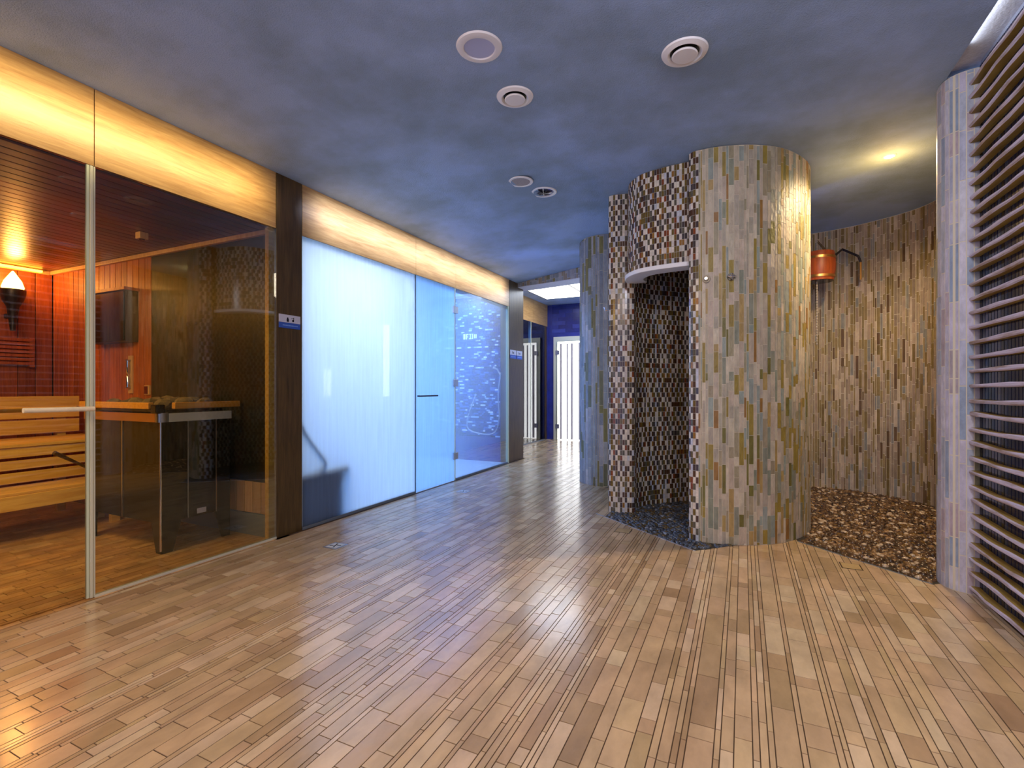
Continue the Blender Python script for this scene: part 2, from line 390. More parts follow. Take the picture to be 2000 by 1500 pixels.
# ------------------------------------------------------------------ ceiling
m = MB()
xs = [-3.12, -3.07, -2.6, -2.1, -1.57, -.6, .4, 1.01]
ys = [-2.2, 0, 2, 4, 5.5, 6.5, 6.7]
def cpt(x, y, dz=0): return (x, y, hc(x)+dz)
idx = {}
vs = []
for d in (0, .05):
    for i, x in enumerate(xs):
        for j, y in enumerate(ys):
            yy = y
            if y == 6.7: yy = 6.74-(x-XW)*.21 if x < -1.5 else 6.6
            if y == 6.5: yy = 6.3
            idx[(d, i, j)] = len(vs); vs.append((x, yy, hc(x)+d))
fs = []
for d in (0, .05):
    for i in range(len(xs)-1):
        for j in range(len(ys)-1):
            q = (idx[(d, i, j)], idx[(d, i+1, j)], idx[(d, i+1, j+1)], idx[(d, i, j+1)])
            fs.append(q[::-1] if d == 0 else q)
for i in range(len(xs)-1):
    for j in (0, len(ys)-1):
        fs.append((idx[(0, i, j)], idx[(0, i+1, j)], idx[(.05, i+1, j)], idx[(.05, i, j)]))
for j in range(len(ys)-1):
    for i in (0, len(xs)-1):
        fs.append((idx[(0, i, j)], idx[(0, i, j+1)], idx[(.05, i, j+1)], idx[(.05, i, j)]))
m.add(vs, fs)
ceil = m.obj('ceiling', M['ceiling'], smooth=True, kind='structure')
m = MB(); m.box(1.01, 3.45, HC, 2.2, 6.8, HC+.05); m.box(.2, 6.6, HC, 1.01, 6.8, HC+.05)
m.obj('ceiling_alcove', M['ceiling'], kind='structure')
# lit plaster strip between ceiling edge and louvre wall
m = MB(); m.box(1.01, -2.2, HC+.03, 1.35, 3.45, HC+.08); m.box(.985, -2.2, HC+.0005, 1.01, 3.45, HC+.08)
m.obj('trim_ceiling_edge', M['plaster_white'], kind='structure')
area('cove_led', (1.02, 1.6, HC+.012), (1.2, 1.6, HC+.03), (3.2, .012), 1.3, (.85, .9, 1.0), 160)

# ------------------------------------------------------------------ pebble bed outlines (convex, plan)
BED_A = [(-1.155, 4.19), (-.285, 3.515), (-.03, 3.775), (.3, 4.1), (.3, 5.3), (-1.06, 5.3), (-1.06, 4.33)]
BED_B = [(.355, 4.045), (.958, 3.480), (1.01, 3.52), (1.42, 3.85), (1.58, 4.3), (1.62, 5.2), (1.56, 5.68), (1.36, 5.97), (1.0, 6.2), (.3, 6.3), (.31, 4.3)]
BED_C = [(-1.74, 5.55), (-1.28, 5.28), (-1.06, 5.2), (-1.06, 6.2), (-1.7, 6.2)]
def ccw(P):
    a = sum(P[i][0]*P[(i+1) % len(P)][1]-P[(i+1) % len(P)][0]*P[i][1] for i in range(len(P)))
    return P if a > 0 else P[::-1]
def clip(poly, a, b, keep_in):
    """half plane left of a->b is inside"""
    out = []
    f = lambda p: ((b[0]-a[0])*(p[1]-a[1])-(b[1]-a[1])*(p[0]-a[0]))*(1 if keep_in else -1)
    for i in range(len(poly)):
        p, q = poly[i], poly[(i+1) % len(poly)]; fp, fq = f(p), f(q)
        if fp >= 0: out.append(p)
        if (fp > 0 and fq < 0) or (fp < 0 and fq > 0):
            t = fp/(fp-fq); out.append((p[0]+(q[0]-p[0])*t, p[1]+(q[1]-p[1])*t))
    return out if len(out) > 2 else []
def parea(P): return abs(sum(P[i][0]*P[(i+1) % len(P)][1]-P[(i+1) % len(P)][0]*P[i][1] for i in range(len(P))))/2
def minus(poly, bed):
    bed = ccw(bed); res = []; rest = poly
    for i in range(len(bed)):
        if not rest: break
        o = clip(rest, bed[i], bed[(i+1) % len(bed)], False)
        if o and parea(o) > 2e-5: res.append(o)
        rest = clip(rest, bed[i], bed[(i+1) % len(bed)], True)
    return res if rest and parea(rest) > 1e-6 else [poly]

# ------------------------------------------------------------------ floor
m = MB(); m.box(-4.0, -2.2, -.08, 2.2, 10.0, -.0022)
floor = m.obj('floor', M['grout_floor'], kind='structure')
FLOOR = [(6, (204, 174, 134)), (4, (196, 166, 128)), (3, (214, 188, 152)), (1.6, (180, 150, 112)), (1.4, (192, 164, 122)), (.5, (174, 144, 108))]
def tile_floor(x0, x1, y0, y1, pal, beds, recs):
    x = x0; pat = [.072, .018, .040, .016, .064, .036, .020, .078, .038, .018, .052, .024, .070, .045]
    k = 0
    while x < x1-.004:
        wd = min(random.choice(pat), x1-x); y = y0-random.uniform(0, .3)
        while y < y1:
            L = random.choice((.07, .12, .17, .22, .26, .3)) if wd > .03 else random.choice((.14, .24, .3))
            a, b = max(y, y0), min(y+L, y1); y += L
            if b-a < .01: continue
            g = .0018
            P = [[(x+g, a+g), (x+wd-g, a+g), (x+wd-g, b-g), (x+g, b-g)]]
            for bed in beds:
                P = [r for p in P for r in minus(p, bed)]
            c = pick(pal); zt = random.uniform(-.0006, .0004)
            for p in P:
                n = len(p); vs = [(q[0], q[1], -.003) for q in p]+[(q[0], q[1], zt) for q in p]
                fs = [tuple(range(n, 2*n))]+[(i, (i+1) % n, n+(i+1) % n, n+i) for i in range(n)]
                cx = sum(q[0] for q in p)/n; cy = sum(q[1] for q in p)/n
                recs.append((score(Vector((cx, cy, 0)), Vector((0, 0, 1)), parea(p)), vs, fs, c))
        x += wd
recs = []
tile_floor(XW+.03, 1.13, -.6, 7.0, FLOOR, [BED_A, BED_B, BED_C], recs)
tile_floor(-3.84, -1.6, 7.0, 9.8, FLOOR, [], recs)
emit(recs, floor, M['floor_tile'], 300, 'tile', 'tile_field')

# sauna and steam floors
m = MB(); m.box(-6.35, -.8, -.08, XW+.0295, 2.62, -.0022)
sf = m.obj('floor_sauna', M['grout_floor'], kind='structure')
recs = []
tile_floor(-6.24, XW+.028, 0, 2.5, [(5, (196, 150, 96)), (3, (180, 134, 82)), (2, (206, 164, 112))], [], recs)
emit(recs, sf, M['sauna_tile'], 150, 'tile', 'tile_field')
m = MB(); m.box(-5.4, 2.72, -.08, XW-.012, 6.7, -.001)
m.obj('floor_steam', M['steam_wall'], kind='structure')

# ------------------------------------------------------------------ pebbles
def pebble_mesh(col, i):
    mb = MB(); n = 8; rs = random.Random(i)
    ph = [rs.uniform(.86, 1.12) for _ in range(n)]
    prof = [(1.0, 0), (.86, .5), (.5, .87)]
    vs = []
    for r, h in prof: vs += [(r*ph[j]*math.cos(2*PI*j/n), r*ph[j]*math.sin(2*PI*j/n), h) for j in range(n)]
    vs.append((0, 0, 1)); fs = []
    for a in range(2): fs += [(a*n+j, a*n+(j+1) % n, (a+1)*n+(j+1) % n, (a+1)*n+j) for j in range(n)]
    fs += [(2*n+j, 2*n+(j+1) % n, 3*n) for j in range(n)]
    mb.add(vs, fs, col); return mb
def inside(p, P):
    P = ccw(P)
    return all((P[(i+1) % len(P)][0]-P[i][0])*(p[1]-P[i][1])-(P[(i+1) % len(P)][1]-P[i][1])*(p[0]-P[i][0]) > .012*math.hypot(P[(i+1) % len(P)][0]-P[i][0], P[(i+1) % len(P)][1]-P[i][1]) for i in range(len(P)))
def pebble_bed(bed, label, pal, npart, keep, zf, pit):
    root = empty('pebble_bed', (bed[0][0], bed[0][1], 0), label, 'pebble floor')
    n = len(bed)
    P = ccw(bed); mb = MB(); vs = [(p[0], p[1], -.01) for p in P]+[(p[0], p[1], zf(p)) for p in P]
    mb.prism(P, -.06, -.0005); mb.obj('bedding', M['pebble_bed'], root)
    x0, x1 = min(p[0] for p in bed), max(p[0] for p in bed); y0, y1 = min(p[1] for p in bed), max(p[1] for p in bed)
    var = [pebble_mesh(pick(pal), i) for i in range(16)]; meshes = [v.mesh('pebble', M['pebble'], True, False) for v in var]
    L = []; y = y0
    row = 0
    while y < y1:
        x = x0+(row % 2)*pit*.5
        while x < x1:
            q = (x+random.uniform(-.25, .25)*pit, y+random.uniform(-.25, .25)*pit)
            if inside(q, bed) and keep(q): L.append(q)
            x += pit
        y += pit*.8; row += 1
    L = [(score(Vector((q[0], q[1], .01)), Vector((0, 0, 1)), 1), q) for q in L]; L.sort(key=lambda t: -t[0])
    rest = MB(); pl = Vector(root.location)
    for k, (s_, q) in enumerate(L):
        i = random.randrange(16); a = random.uniform(0, PI); sx = pit*random.uniform(.46, .68); sy = pit*random.uniform(.34, .5); sz = random.uniform(.010, .017)
        z = zf(q)-.002
        if k < npart and s_ > 0:
            o = bpy.data.objects.new('pebble', meshes[i]); COL.objects.link(o); o.parent = root
            o.location = Vector((q[0], q[1], z))-pl; o.rotation_euler.z = a; o.scale = (sx, sy, sz)
        else:
            ca, sa = math.cos(a), math.sin(a)
            rest.add([(q[0]+sx*v[0]*ca-sy*v[1]*sa, q[1]+sx*v[0]*sa+sy*v[1]*ca, z+sz*v[2]) for v in var[i].v], var[i].f, var[i].c[0])
    if rest.f: rest.obj('pebble_field', M['pebble'], root, smooth='all', fix=False, kind='stuff')
    return root
PEB_A = [(5, (84, 92, 104)), (4, (60, 62, 66)), (2, (130, 136, 150)), (2, (100, 84, 56)), (1, (150, 150, 160))]
PEB_B = [(4, (96, 70, 44)), (4, (64, 44, 28)), (2, (142, 110, 74)), (1.5, (168, 142, 104)), (2, (110, 80, 34)), (1, (190, 168, 140))]

# curves of the walls ------------------------------------------------
outer = Path([(-.290, 3.742), (-.166, 3.742), (0, 3.786), (.158, 3.872), (.275, 3.985), (.375, 4.14), (.447, 4.31), (.475, 4.5), (.44, 4.78), (.30, 5.04), (.06, 5.24), (-.25, 5.33), (-.6, 5.28), (-.88, 5.06), (-1.03, 4.75), (-1.085, 4.45), (-1.075, 4.32)], side=1)
inner = Path([(-.29, 3.872), (-.17, 3.872), (-.03, 3.91), (.1, 3.98), (.2, 4.08), (.28, 4.2), (.325, 4.34), (.34, 4.5), (.31, 4.72), (.20, 4.92), (.02, 5.06), (-.22, 5.10), (-.475, 5.02), (-.585, 4.92), (-.785, 4.705), (-.876, 4.53), (-.868, 4.37)], side=-1)
lintel = Path([(-.875, 4.36), (-.882, 4.22), (-.842, 4.10), (-.745, 3.985), (-.64, 3.94), (-.541, 3.918), (-.44, 3.905), (-.34, 3.895)], side=1)
alcove = Path([(.1, 6.36), (.4, 6.35), (.7, 6.31), (.98, 6.23), (1.19, 6.11), (1.39, 5.96), (1.52, 5.80), (1.59, 5.60), (1.63, 5.3), (1.66, 4.9), (1.64, 4.5), (1.55, 4.1), (1.42, 3.85)], side=1)
pier = Path([(1.30, 3.80), (1.16, 3.76), (1.05, 3.68), (1.003, 3.58), (1.003, 3.49), (1.035, 3.43), (1.09, 3.402), (1.15, 3.396)], side=-1)
far_r = .31; far_c = (-1.435, 5.66)

pebble_bed(BED_A, 'grey wet pebbles set in the floor in front of and inside the round shower', PEB_A, 300,
           lambda q: all((q[0]-p[0])**2+(q[1]-p[1])**2 > .0006 for p in outer.p[::4]), lambda q: .0, .036)
pebble_bed(BED_B, 'brown pebbles covering the floor of the curved alcove beside the louvre wall', PEB_B, 300,
           lambda q: all((q[0]-p[0])**2+(q[1]-p[1])**2 > .0006 for p in outer.p[::4]), lambda q: min(.018, max(0, (q[1]-4.2)*.01)), .040)
pebble_bed(BED_C, 'small strip of dark pebbles around the foot of the far stone column', PEB_A, 0,
           lambda q: math.hypot(q[0]-far_c[0], q[1]-far_c[1]) > far_r, lambda q: 0, .04)
def trim_strip(name, a, b, w_, h, mat, label=None):
    a, b = Vector(a), Vector(b); d = (b-a).normalized(); n = Vector((d.y, -d.x))*w_/2
    mb = MB(); mb.prism([tuple(a+n), tuple(b+n), tuple(b-n), tuple(a-n)], -.01, h); return mb.obj(name, mat, kind='structure')
trim_strip('trim_1', BED_A[0], BED_A[1], .006, .003, M['metal'])
trim_strip('trim_2', BED_B[0], BED_B[1], .008, .002, M['grey'])

# ------------------------------------------------------------------ round walk-in shower
sh = empty('round_shower', (-.3, 4.55, 0), 'round walk-in shower clad in vertical stone strips outside and checkered mosaic inside', 'shower')
n = 150
mb = MB(); wall_band(outer.offset(0, n), inner.offset(0, n), -.01, HC-.003, mb)
mb.obj('shower_wall', M['grout'], sh, smooth=True)
recs = stone_recs(outer, .0, HC-.004, [.011, .017, .022, .026, .033, .036], STONE, .05, .23)
emit(recs, sh, M['stone'], 300, 'tile', 'tile_field')
recs = mosaic_recs(inner, .0, HC-.004)
mr_ = MB()
for r in recs: mr_.add(r[1], r[2], r[3])
mr_.obj('inner_mosaic', M['mosaic'], sh, fix=False, kind='stuff', label='dark brown and cream checkered mosaic lining')
# wall ends (jambs) clad with mosaic
jamb1 = Path([(-.285, 3.739), (-.325, 3.748), (-.350, 3.775), (-.355, 3.81), (-.345, 3.85), (-.29, 3.875)], side=-1)
jamb2 = Path([(-.862, 4.385), (-.862, 4.345), (-.90, 4.322), (-.96, 4.305), (-1.02, 4.298), (-1.062, 4.305), (-1.082, 4.335), (-1.085, 4.37)], side=1)
for nm, jb, inn in (('shower_jamb', jamb1, (-.285, 3.81)), ('shower_post', jamb2, (-.98, 4.37))):
    mb = MB(); mb.prism([tuple(p) for p in jb.p], -.01, HC-.003); j = mb.obj(nm, M['grout_mosaic'], sh)
    mm = MB()
    for r in mosaic_recs(jb, .0, HC-.004, tw=.020): mm.add(r[1], r[2], r[3])
    mm.obj('mosaic', M['mosaic'], j, fix=False, kind='stuff')
ZL = 2.035
mb = MB(); wall_band(lintel.offset(0, 40), lintel.offset(-.12, 40), ZL, HC-.003, mb); li = mb.obj('lintel', M['grout_mosaic'], sh, smooth=True, label='curved mosaic wall above the shower entrance')
mm = MB()
for r in mosaic_recs(lintel, ZL, HC-.004): mm.add(r[1], r[2], r[3])
mm.obj('mosaic', M['mosaic'], li, fix=False, kind='stuff')
mb = MB(); wall_band(lintel.offset(.028, 40), lintel.offset(-.125, 40), ZL-.032, ZL+.002, mb); mb.obj('ledge', M['white'], sh, smooth=True, bevel=.004, label='white curved ledge under the lintel')

def valve(s_, z, label, fancy):
    p, nr = outer.at(s_, .008); root = empty('shower_valve', (p.x, p.y, z), label, 'valve')
    d = Vector((nr.x, nr.y, 0)); q = Vector((p.x, p.y, z))
    mb = MB(); mb.tube([q, q+d*.006], .026, 20); mb.obj('plate', M['valve_plate'], root, smooth=True)
    mb = MB(); mb.tube([q+d*.005, q+d*.022, q+d*.026], [.016, .014, .010], 16); mb.obj('knob', M['chrome'], root, smooth=True)
    t = Vector((-d.y, d.x, 0))
    if fancy:
        mb = MB(); mb.tube([q+d*.024-t*.026, q+d*.03-t*.012, q+d*.03+t*.012, q+d*.024+t*.026], [.005, .008, .008, .005], 8); mb.tube([q+d*.028+Vector((0, 0, -.02)), q+d*.028+Vector((0, 0, .02))], .006, 8)
        mb.obj('handle', M['chrome'], root, smooth=True)
    else:
        mb = MB(); mb.box(-.003, -.003, 0, .003, .003, .001); mb = MB(); mb.tube([q+d*.026-Vector((0, 0, .009)), q+d*.026+Vector((0, 0, .009))], .003, 6); mb.obj('pin', M['white'], root)
def s_at_x(path, px, lim):
    best = None
    for k in range(400):
        s_ = lim*k/400; p, _ = path.at(s_); d = Vector((p.x, p.y, 1.1))-CAMV
        x = 1000+962*(d.x*math.cos(YAW)+d.y*math.sin(YAW))/d.dot(FW)
        if best is None or abs(x-px) < best[0]: best = (abs(x-px), s_)
    return best[1]
valve(s_at_x(outer, 1380, .5), 1.863, 'round chrome shower valve with pin, left of the two on the stone cylinder', False)
valve(s_at_x(outer, 1427, .5), 1.868, 'chrome cross-handled shower valve, right of the two on the stone cylinder', True)
hk = empty('wall_hook', (-1.088, 4.34, 1.80), 'small chrome hook on the left edge of the mosaic shower post', 'hook')
mb = MB(); mb.tube([(-1.085, 4.36, 1.79), (-1.115, 4.345, 1.785), (-1.125, 4.34, 1.815)], .006, 8); mb.obj('hook_arm', M['chrome'], hk, smooth=True)
mb = MB(); mb.tube([(-1.084, 4.36, 1.79), (-1.092, 4.357, 1.79)], .014, 12); mb.obj('plate', M['chrome'], hk, smooth=True)

# ------------------------------------------------------------------ alcove wall, pier, far column
mb = MB(); wall_band(alcove.offset(0, 90), alcove.offset(-.12, 90), -.01, HC-.001, mb)
aw = mb.obj('wall_alcove', M['grout'], smooth=True, kind='structure')
recs = stone_recs(alcove, 0, HC-.004, [.012, .018, .024, .030], STONE_ALC, .06, .26)
emit(recs, aw, M['stone'], 300, 'tile', 'tile_field')
pr = empty('curved_pier', (1.1, 3.5, 0), 'pale bluish stone clad curved pier at the end of the louvre wall', 'column')
mb = MB(); mb.prism([tuple(p) for p in pier.p], -.01, HC-.003); mb.obj('core', M['grout'], pr, smooth=True)
recs = stone_recs(pier, 0, HC-.004, [.016, .024, .045, .055, .03], STONE_COOL, .08, .34, gap=.005)
emit(recs, pr, M['stone'], 300, 'tile', 'tile_field')
fcp = Path([(far_c[0]+far_r*math.cos(a), far_c[1]+far_r*math.sin(a)) for a in [PI*1.55-2*PI*k/24 for k in range(14)]], side=-1)
fc = empty('stone_column', (far_c[0], far_c[1], 0), 'blue-grey round stone column standing behind the mosaic shower post', 'column')
mb = MB(); mb.lathe([(far_r, 0), (far_r, HC-.004)], (far_c[0], far_c[1], 0), 48); mb.obj('core', M['grout'], fc, smooth=True)
full = Path([(far_c[0]+(far_r)*math.cos(a), far_c[1]+far_r*math.sin(a)) for a in [-2*PI*k/48 for k in range(49)]], side=-1, n=2)
recs = stone_recs(full, 0, HC-.006, [.022, .03, .045], STONE_FAR, .08, .4)
emit(recs, fc, M['stone'], 150, 'tile', 'tile_field')
rear = Path([(-1.66, 6.78), (-1.2, 6.62), (-.6, 6.46), (.1, 6.40)], side=1)
mb = MB(); wall_band(rear.offset(0, 30), rear.offset(-.12, 30), -.01, HC+.04, mb)
rw = mb.obj('wall_rear', M['grout'], smooth=True, kind='structure')
recs = stone_recs(rear, 0, HC-.004, [.022, .03, .045], STONE_FAR, .08, .4)
emit(recs, rw, M['stone'], 0, 'tile', 'tile_field')
# bulkhead
bh = Path([(-3.2, 6.79), (-3.07, 6.75), (-2.6, 6.66), (-2.07, 6.54), (-1.6, 6.40), (-1.2, 6.25)], side=1)
mb = MB(); wall_band(bh.offset(0, 40), bh.offset(-.3, 40), 2.60, 2.86, mb); b = mb.obj('trim_bulkhead', M['plaster_white'], smooth=True, kind='structure')
recs = stone_recs(bh, 2.605, 2.80, [.03, .045, .06], STONE_FAR+[(4, (150, 140, 120))], .06, .2)
emit(recs, b, M['stone'], 100, 'tile', 'tile_field')

# ------------------------------------------------------------------ louvre wall on the right
mb = MB(); mb.box(1.135, -2.2, -.05, 1.3, 3.40, HC+.03); lw = mb.obj('wall_right', M['slat_grout'], kind='structure')
y = 3.39
BL = [(4, (22, 30, 62)), (3, (16, 20, 34)), (2, (40, 54, 84)), (1, (48, 56, 60))]
while y > 1.0:
    wd = .034; mb = MB(); mb.box(1.128, y-wd+.006, .0, 1.1355, y, HC, pick(BL)); mb.obj('tile', M['louvre_tile'], lw); y -= wd
scn = empty('louvre_screen', (1.12, 2.4, 0), 'wall-mounted screen of weathered live-edge wooden slats on the right', 'louvre screen')
zs = []
for k in range(36):
    z = 2.715-k*.0765
    rs = random.Random(k); y0, y1 = .6, 3.42+rs.uniform(-.015, .02); nseg = 26; ph = rs.uniform(0, 9)
    vs = []; yy = [y0+(y1-y0)*i/nseg for i in range(nseg+1)]
    tilt = rs.uniform(-.004, .004); th0 = .020
    for i, q in enumerate(yy):
        e = .006*math.sin(q*7+ph)+.006*math.sin(q*17+ph*2)+rs.uniform(-.003, .003)
        xf = 1.088+e*.5; zz = z+tilt*(q-2.4)+.004*math.sin(q*5+ph); th = th0+.004*math.sin(q*11+ph)
        vs += [(1.1285, q, zz-th/2), (xf+.006, q, zz-th/2), (xf, q, zz-th/2+.006), (xf, q, zz+th/2-.005), (xf+.006, q, zz+th/2), (1.1285, q, zz+th/2)]
    fs = [(a*6+b_, a*6+(b_+1) % 6, (a+1)*6+(b_+1) % 6, (a+1)*6+b_) for a in range(nseg) for b_ in range(6)]
    fs += [tuple(range(6)), tuple(reversed(range(nseg*6, nseg*6+6)))]
    mb = MB()
    for f_, q_ in zip(fs, [b_ for a in range(nseg) for b_ in range(6)]+[0, 0]):
        mb.f.append(f_); mb.c.append(lin(214, 204, 222) if q_ in (1, 2, 3) else lin(178, 150, 74))
    mb.v = vs; mb.obj('slat', M['slat'], scn)
mb = MB(); mb.box(1.098, .3, .0, 1.128, 3.39, .018); mb.obj('baseboard_right', M['metal'], kind='structure', bevel=.002)

# ------------------------------------------------------------------ hidden shell walls (behind the camera, behind rooms)


# ------------------------------------------------------------------ fascia over the glass fronts
FZ = 2.255
fa = empty('trim_3', (XW, 2.5, FZ), kind='structure')
seams = [-2.2, .1, 1.405, 2.512]
mb = MB()
mb.box(XW-.10, -2.2, FZ, XW-.025, 6.96, HL+.0); mb.obj('fascia_core', M['trim_dark'], fa)
for a, b_ in zip(seams, seams[1:]): mb = MB(); mb.box(XW-.026, a+.002, FZ, XW, b_-.002, HL-.001); mb.obj('panel', M['fascia'], fa, bevel=.001)
for a, b_ in zip([2.745, 4.2, 4.985], [4.2, 4.985, 6.45]): mb = MB(); mb.box(XW-.026, a+.002, FZ+.012, XW, b_-.002, HL-.001); mb.obj('panel', M['fascia'], fa, bevel=.001)
for nm, a, b_ in (('trim_4', 2.514, 2.743), ('trim_5', 6.452, 6.955)):
    mb = MB(); mb.box(XW-.14, a, 0, XW+.002, b_, HL-.001); mb.obj(nm, M['post'], kind='structure', bevel=.0015)

def pane(name, y0, y1, z0, z1, mat, parent, x=XW, t=.01):
    mb = MB(); mb.box(x-t, y0, z0, x, y1, z1); return mb.obj(name, mat, parent)
# sauna front: door and fixed pane
d1 = empty('door_1', (XW, .4, 0), kind='structure', label='clear glass sauna door with long pale handle')
pane('glass', .30, 1.372, .008, FZ-.004, M['glass_sauna'], d1)
mb = MB(); mb.box(XW-.012, 1.370, .006, XW+.002, 1.382, FZ-.004); mb.obj('edge', M['glass_edge'], d1)
hd = MB(); hd.tube([(-2.985, 1.092, .992), (-2.985, 1.365, .990)], .012, 14); h = hd.obj('handle', M['handle_wood'], d1, smooth=True)
mb = MB(); mb.tube([(XW-.08, 1.06, .99), (XW-.08, 1.36, .99)], .012, 14); mb.obj('inner_handle', M['rail'], d1, smooth=True)
mb = MB(); mb.tube([(XW-.08, 1.345, .99), (-2.985, 1.345, .99)], .007, 10); mb.obj('handle_bolt', M['dark_metal'], d1, smooth=True)
w1 = empty('window_1', (XW, 2, 0), kind='structure')
pane('glass', 1.405, 2.512, .012, FZ-.004, M['glass_sauna'], w1)
mb = MB(); mb.box(XW-.012, 1.385, .004, XW+.006, 1.396, FZ-.004); mb.box(XW-.012, 1.400, .004, XW+.002, 1.408, FZ-.004); mb.obj('edge', M['alu'], w1, label='aluminium edge profile')
mb = MB(); mb.box(XW-.016, 1.405, .0, XW+.006, 2.512, .014); mb.obj('sill', M['alu'], w1)
mb = MB(); mb.box(XW-.05, 2.46, .0, XW-.012, 2.5115, FZ-.002); mb.obj('frame', M['bench'], w1)
# steam front
w2 = empty('window_2', (XW, 3.5, 0), kind='structure')
pane('glass', 2.748, 4.19, .02, FZ+.008, M['fog1'], w2)
mb = MB(); mb.box(XW-.018, 2.748, .0, XW+.006, 4.19, .022); mb.obj('sill', M['grey'], w2)
mb = MB(); mb.box(XW-.014, 4.190, .0, XW+.003, 4.198, FZ+.008); mb.obj('edge', M['dark_metal'], w2)
d2 = empty('door_2', (XW, 4.6, 0), kind='structure', label='steamed-up glass door with short dark handle')
pane('glass', 4.204, 4.955, .008, FZ+.008, M['fog2'], d2)
mb = MB(); mb.box(XW+.03, 4.205, .998, XW+.045, 4.55, 1.014); mb.box(XW, 4.225, .998, XW+.032, 4.24, 1.014); mb.obj('handle', M['dark_metal'], d2, bevel=.002)
for z in (.29, 1.15, 2.01):
    mb = MB(); mb.box(XW-.02, 4.925, z-.04, XW+.014, 5.02, z+.04); mb.obj('hinge', M['metal'], d2, bevel=.003)
w3 = empty('window_3', (XW, 5.6, 0), kind='structure')
pane('glass', 4.975, 6.40, .02, FZ+.008, M['fog3'], w3)
mb = MB(); mb.box(XW-.012, 4.965, .01, XW+.002, 4.975, FZ+.008); mb.obj('edge', M['glass_edge'], w3)
mb = MB(); mb.box(XW-.018, 4.975, .0, XW+.004, 6.40, .022); mb.obj('sill', M['grey'], w3)
mb = MB(); mb.box(XW-.014, 6.40, .0, XW+.004, 6.412, FZ+.01); mb.box(XW-.03, 6.412, 0, XW-.002, 6.45, FZ+.01); mb.obj('edge_strip', M['glass_edge'], w3)

# signs
def sign(y0, y1, z0, z1, label, pict):
    x = XW+.0025; root = empty('sign', (x, (y0+y1)/2, z0), label, 'sign'); zb = z0+(z1-z0)*.42
    mb = MB(); mb.box(x, y0, zb, x+.005, y1, z1); mb.obj('pictogram_plate', M['sign_white'], root, bevel=.001)
    mb = MB(); mb.box(x, y0, z0, x+.005, y1, zb-.001); mb.obj('name_plate', M['sign_blue'], root, bevel=.001)
    w_ = y1-y0; h_ = z1-z0; X = x+.0052
    mb = MB()
    if pict:
        mb.box(X, y0+w_*.34, zb+h_*.06, X+.0006, y0+w_*.44, zb+h_*.28); mb.lathe([(w_*.035, 0), (w_*.035, .0006)], (X, y0+w_*.39, zb+h_*.32), 12, 'X')
        mb.box(X, y0+w_*.55, zb+h_*.33, X+.0006, y0+w_*.68, zb+h_*.36); mb.box(X, y0+w_*.665, zb+h_*.12, X+.0006, y0+w_*.69, zb+h_*.42)
        mb.lathe([(w_*.045, 0), (w_*.045, .0006)], (X, y0+w_*.64, zb+h_*.17), 12, 'X')
    else:
        mb.box(X, y0+w_*.35, zb+h_*.15, X+.0006, y0+w_*.43, zb+h_*.42); mb.box(X, y0+w_*.5, zb+h_*.15, X+.0006, y0+w_*.62, zb+h_*.35)
    mb.obj('pictogram', M['sign_black'], root)
    mb = MB(); q = y0+w_*.16
    rs = random.Random(int(y0*100))
    while q < y1-w_*.14:
        l = w_*rs.uniform(.03, .07); mb.box(X, q, z0+h_*.17, X+.0006, q+l, z0+h_*.25); q += l+w_*.015
    mb.obj('lettering', M['sign_text'], root)
sign(2.532, 2.722, 1.537, 1.637, 'blue and white pictogram sign on the dark wooden post beside the sauna', True)
sign(6.47, 6.68, 1.52, 1.645, 'left small blue and white sign on the far wooden post', False)
sign(6.70, 6.90, 1.52, 1.645, 'right small blue and white sign on the far wooden post', False)

# ------------------------------------------------------------------ sauna interior
XB = -6.22; YE = 2.5; HS = 2.245
def boardcol(a=.8, b=1.2): k = random.uniform(a, b); return (k, k*random.uniform(.94, 1.04), k*random.uniform(.9, 1.05), 1)
mb = MB(); mb.box(XB-.12, YE+.02, -.05, XW-.15, YE+.11, HL+.1); ew = mb.obj('wall_sauna_end', M['trim_dark'], kind='structure')
x = -4.58
while x > XB+.02:
    mb = MB(); mb.box(max(x-.088, XB), YE+.002, .0, x-.003, YE+.022, HS, boardcol()); mb.obj('board', M['board'], ew, bevel=.003); x -= .09
mb = MB(); mb.box(-4.578, YE+.004, .40, XW-.052, YE+.022, HS); mb.obj('dark_cladding', M['dark_clad'], ew, label='dark slate cladding')
x = XW-.055
while x > -4.55:
    mb = MB(); mb.box(x-.088, YE, .165, x-.003, YE+.02, .395, boardcol()); mb.obj('board', M['board_pale'], ew, bevel=.002); x -= .09
mb = MB(); mb.box(-4.578, YE-.004, .0, XW-.052, YE+.02, .160); mb.obj('skirting', M['grey'], ew)
mb = MB(); mb.box(XB, YE-.03, HS-.035, XW-.052, YE+.002, HS-.001); mb.obj('moulding', M['board_pale'], ew, bevel=.004)
mb = MB(); mb.box(XB-.12, -.8, -.05, XB-.02, YE+.02, HL); bw = mb.obj('wall_sauna_back', M['trim_dark'], kind='structure')
y = YE-.002
while y > .4:
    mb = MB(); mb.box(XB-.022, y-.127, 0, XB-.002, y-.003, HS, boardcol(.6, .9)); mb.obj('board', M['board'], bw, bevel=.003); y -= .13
mb = MB(); mb.box(XB-.002, .3, HS-.04, XB+.02, YE-.03, HS-.001); mb.obj('moulding', M['board_pale'], bw, bevel=.004)
mb = MB(); mb.box(XB-.12, -.9, -.05, XW-.1, -.8, HL); mb.obj('wall_sauna_front', M['dark_clad'], kind='structure')
mb = MB(); mb.box(XB-.1, -.8, HS+.022, XW-.026, YE+.02, HS+.06); sc_ = mb.obj('ceiling_sauna', M['trim_dark'], kind='structure')
x = XW-.03
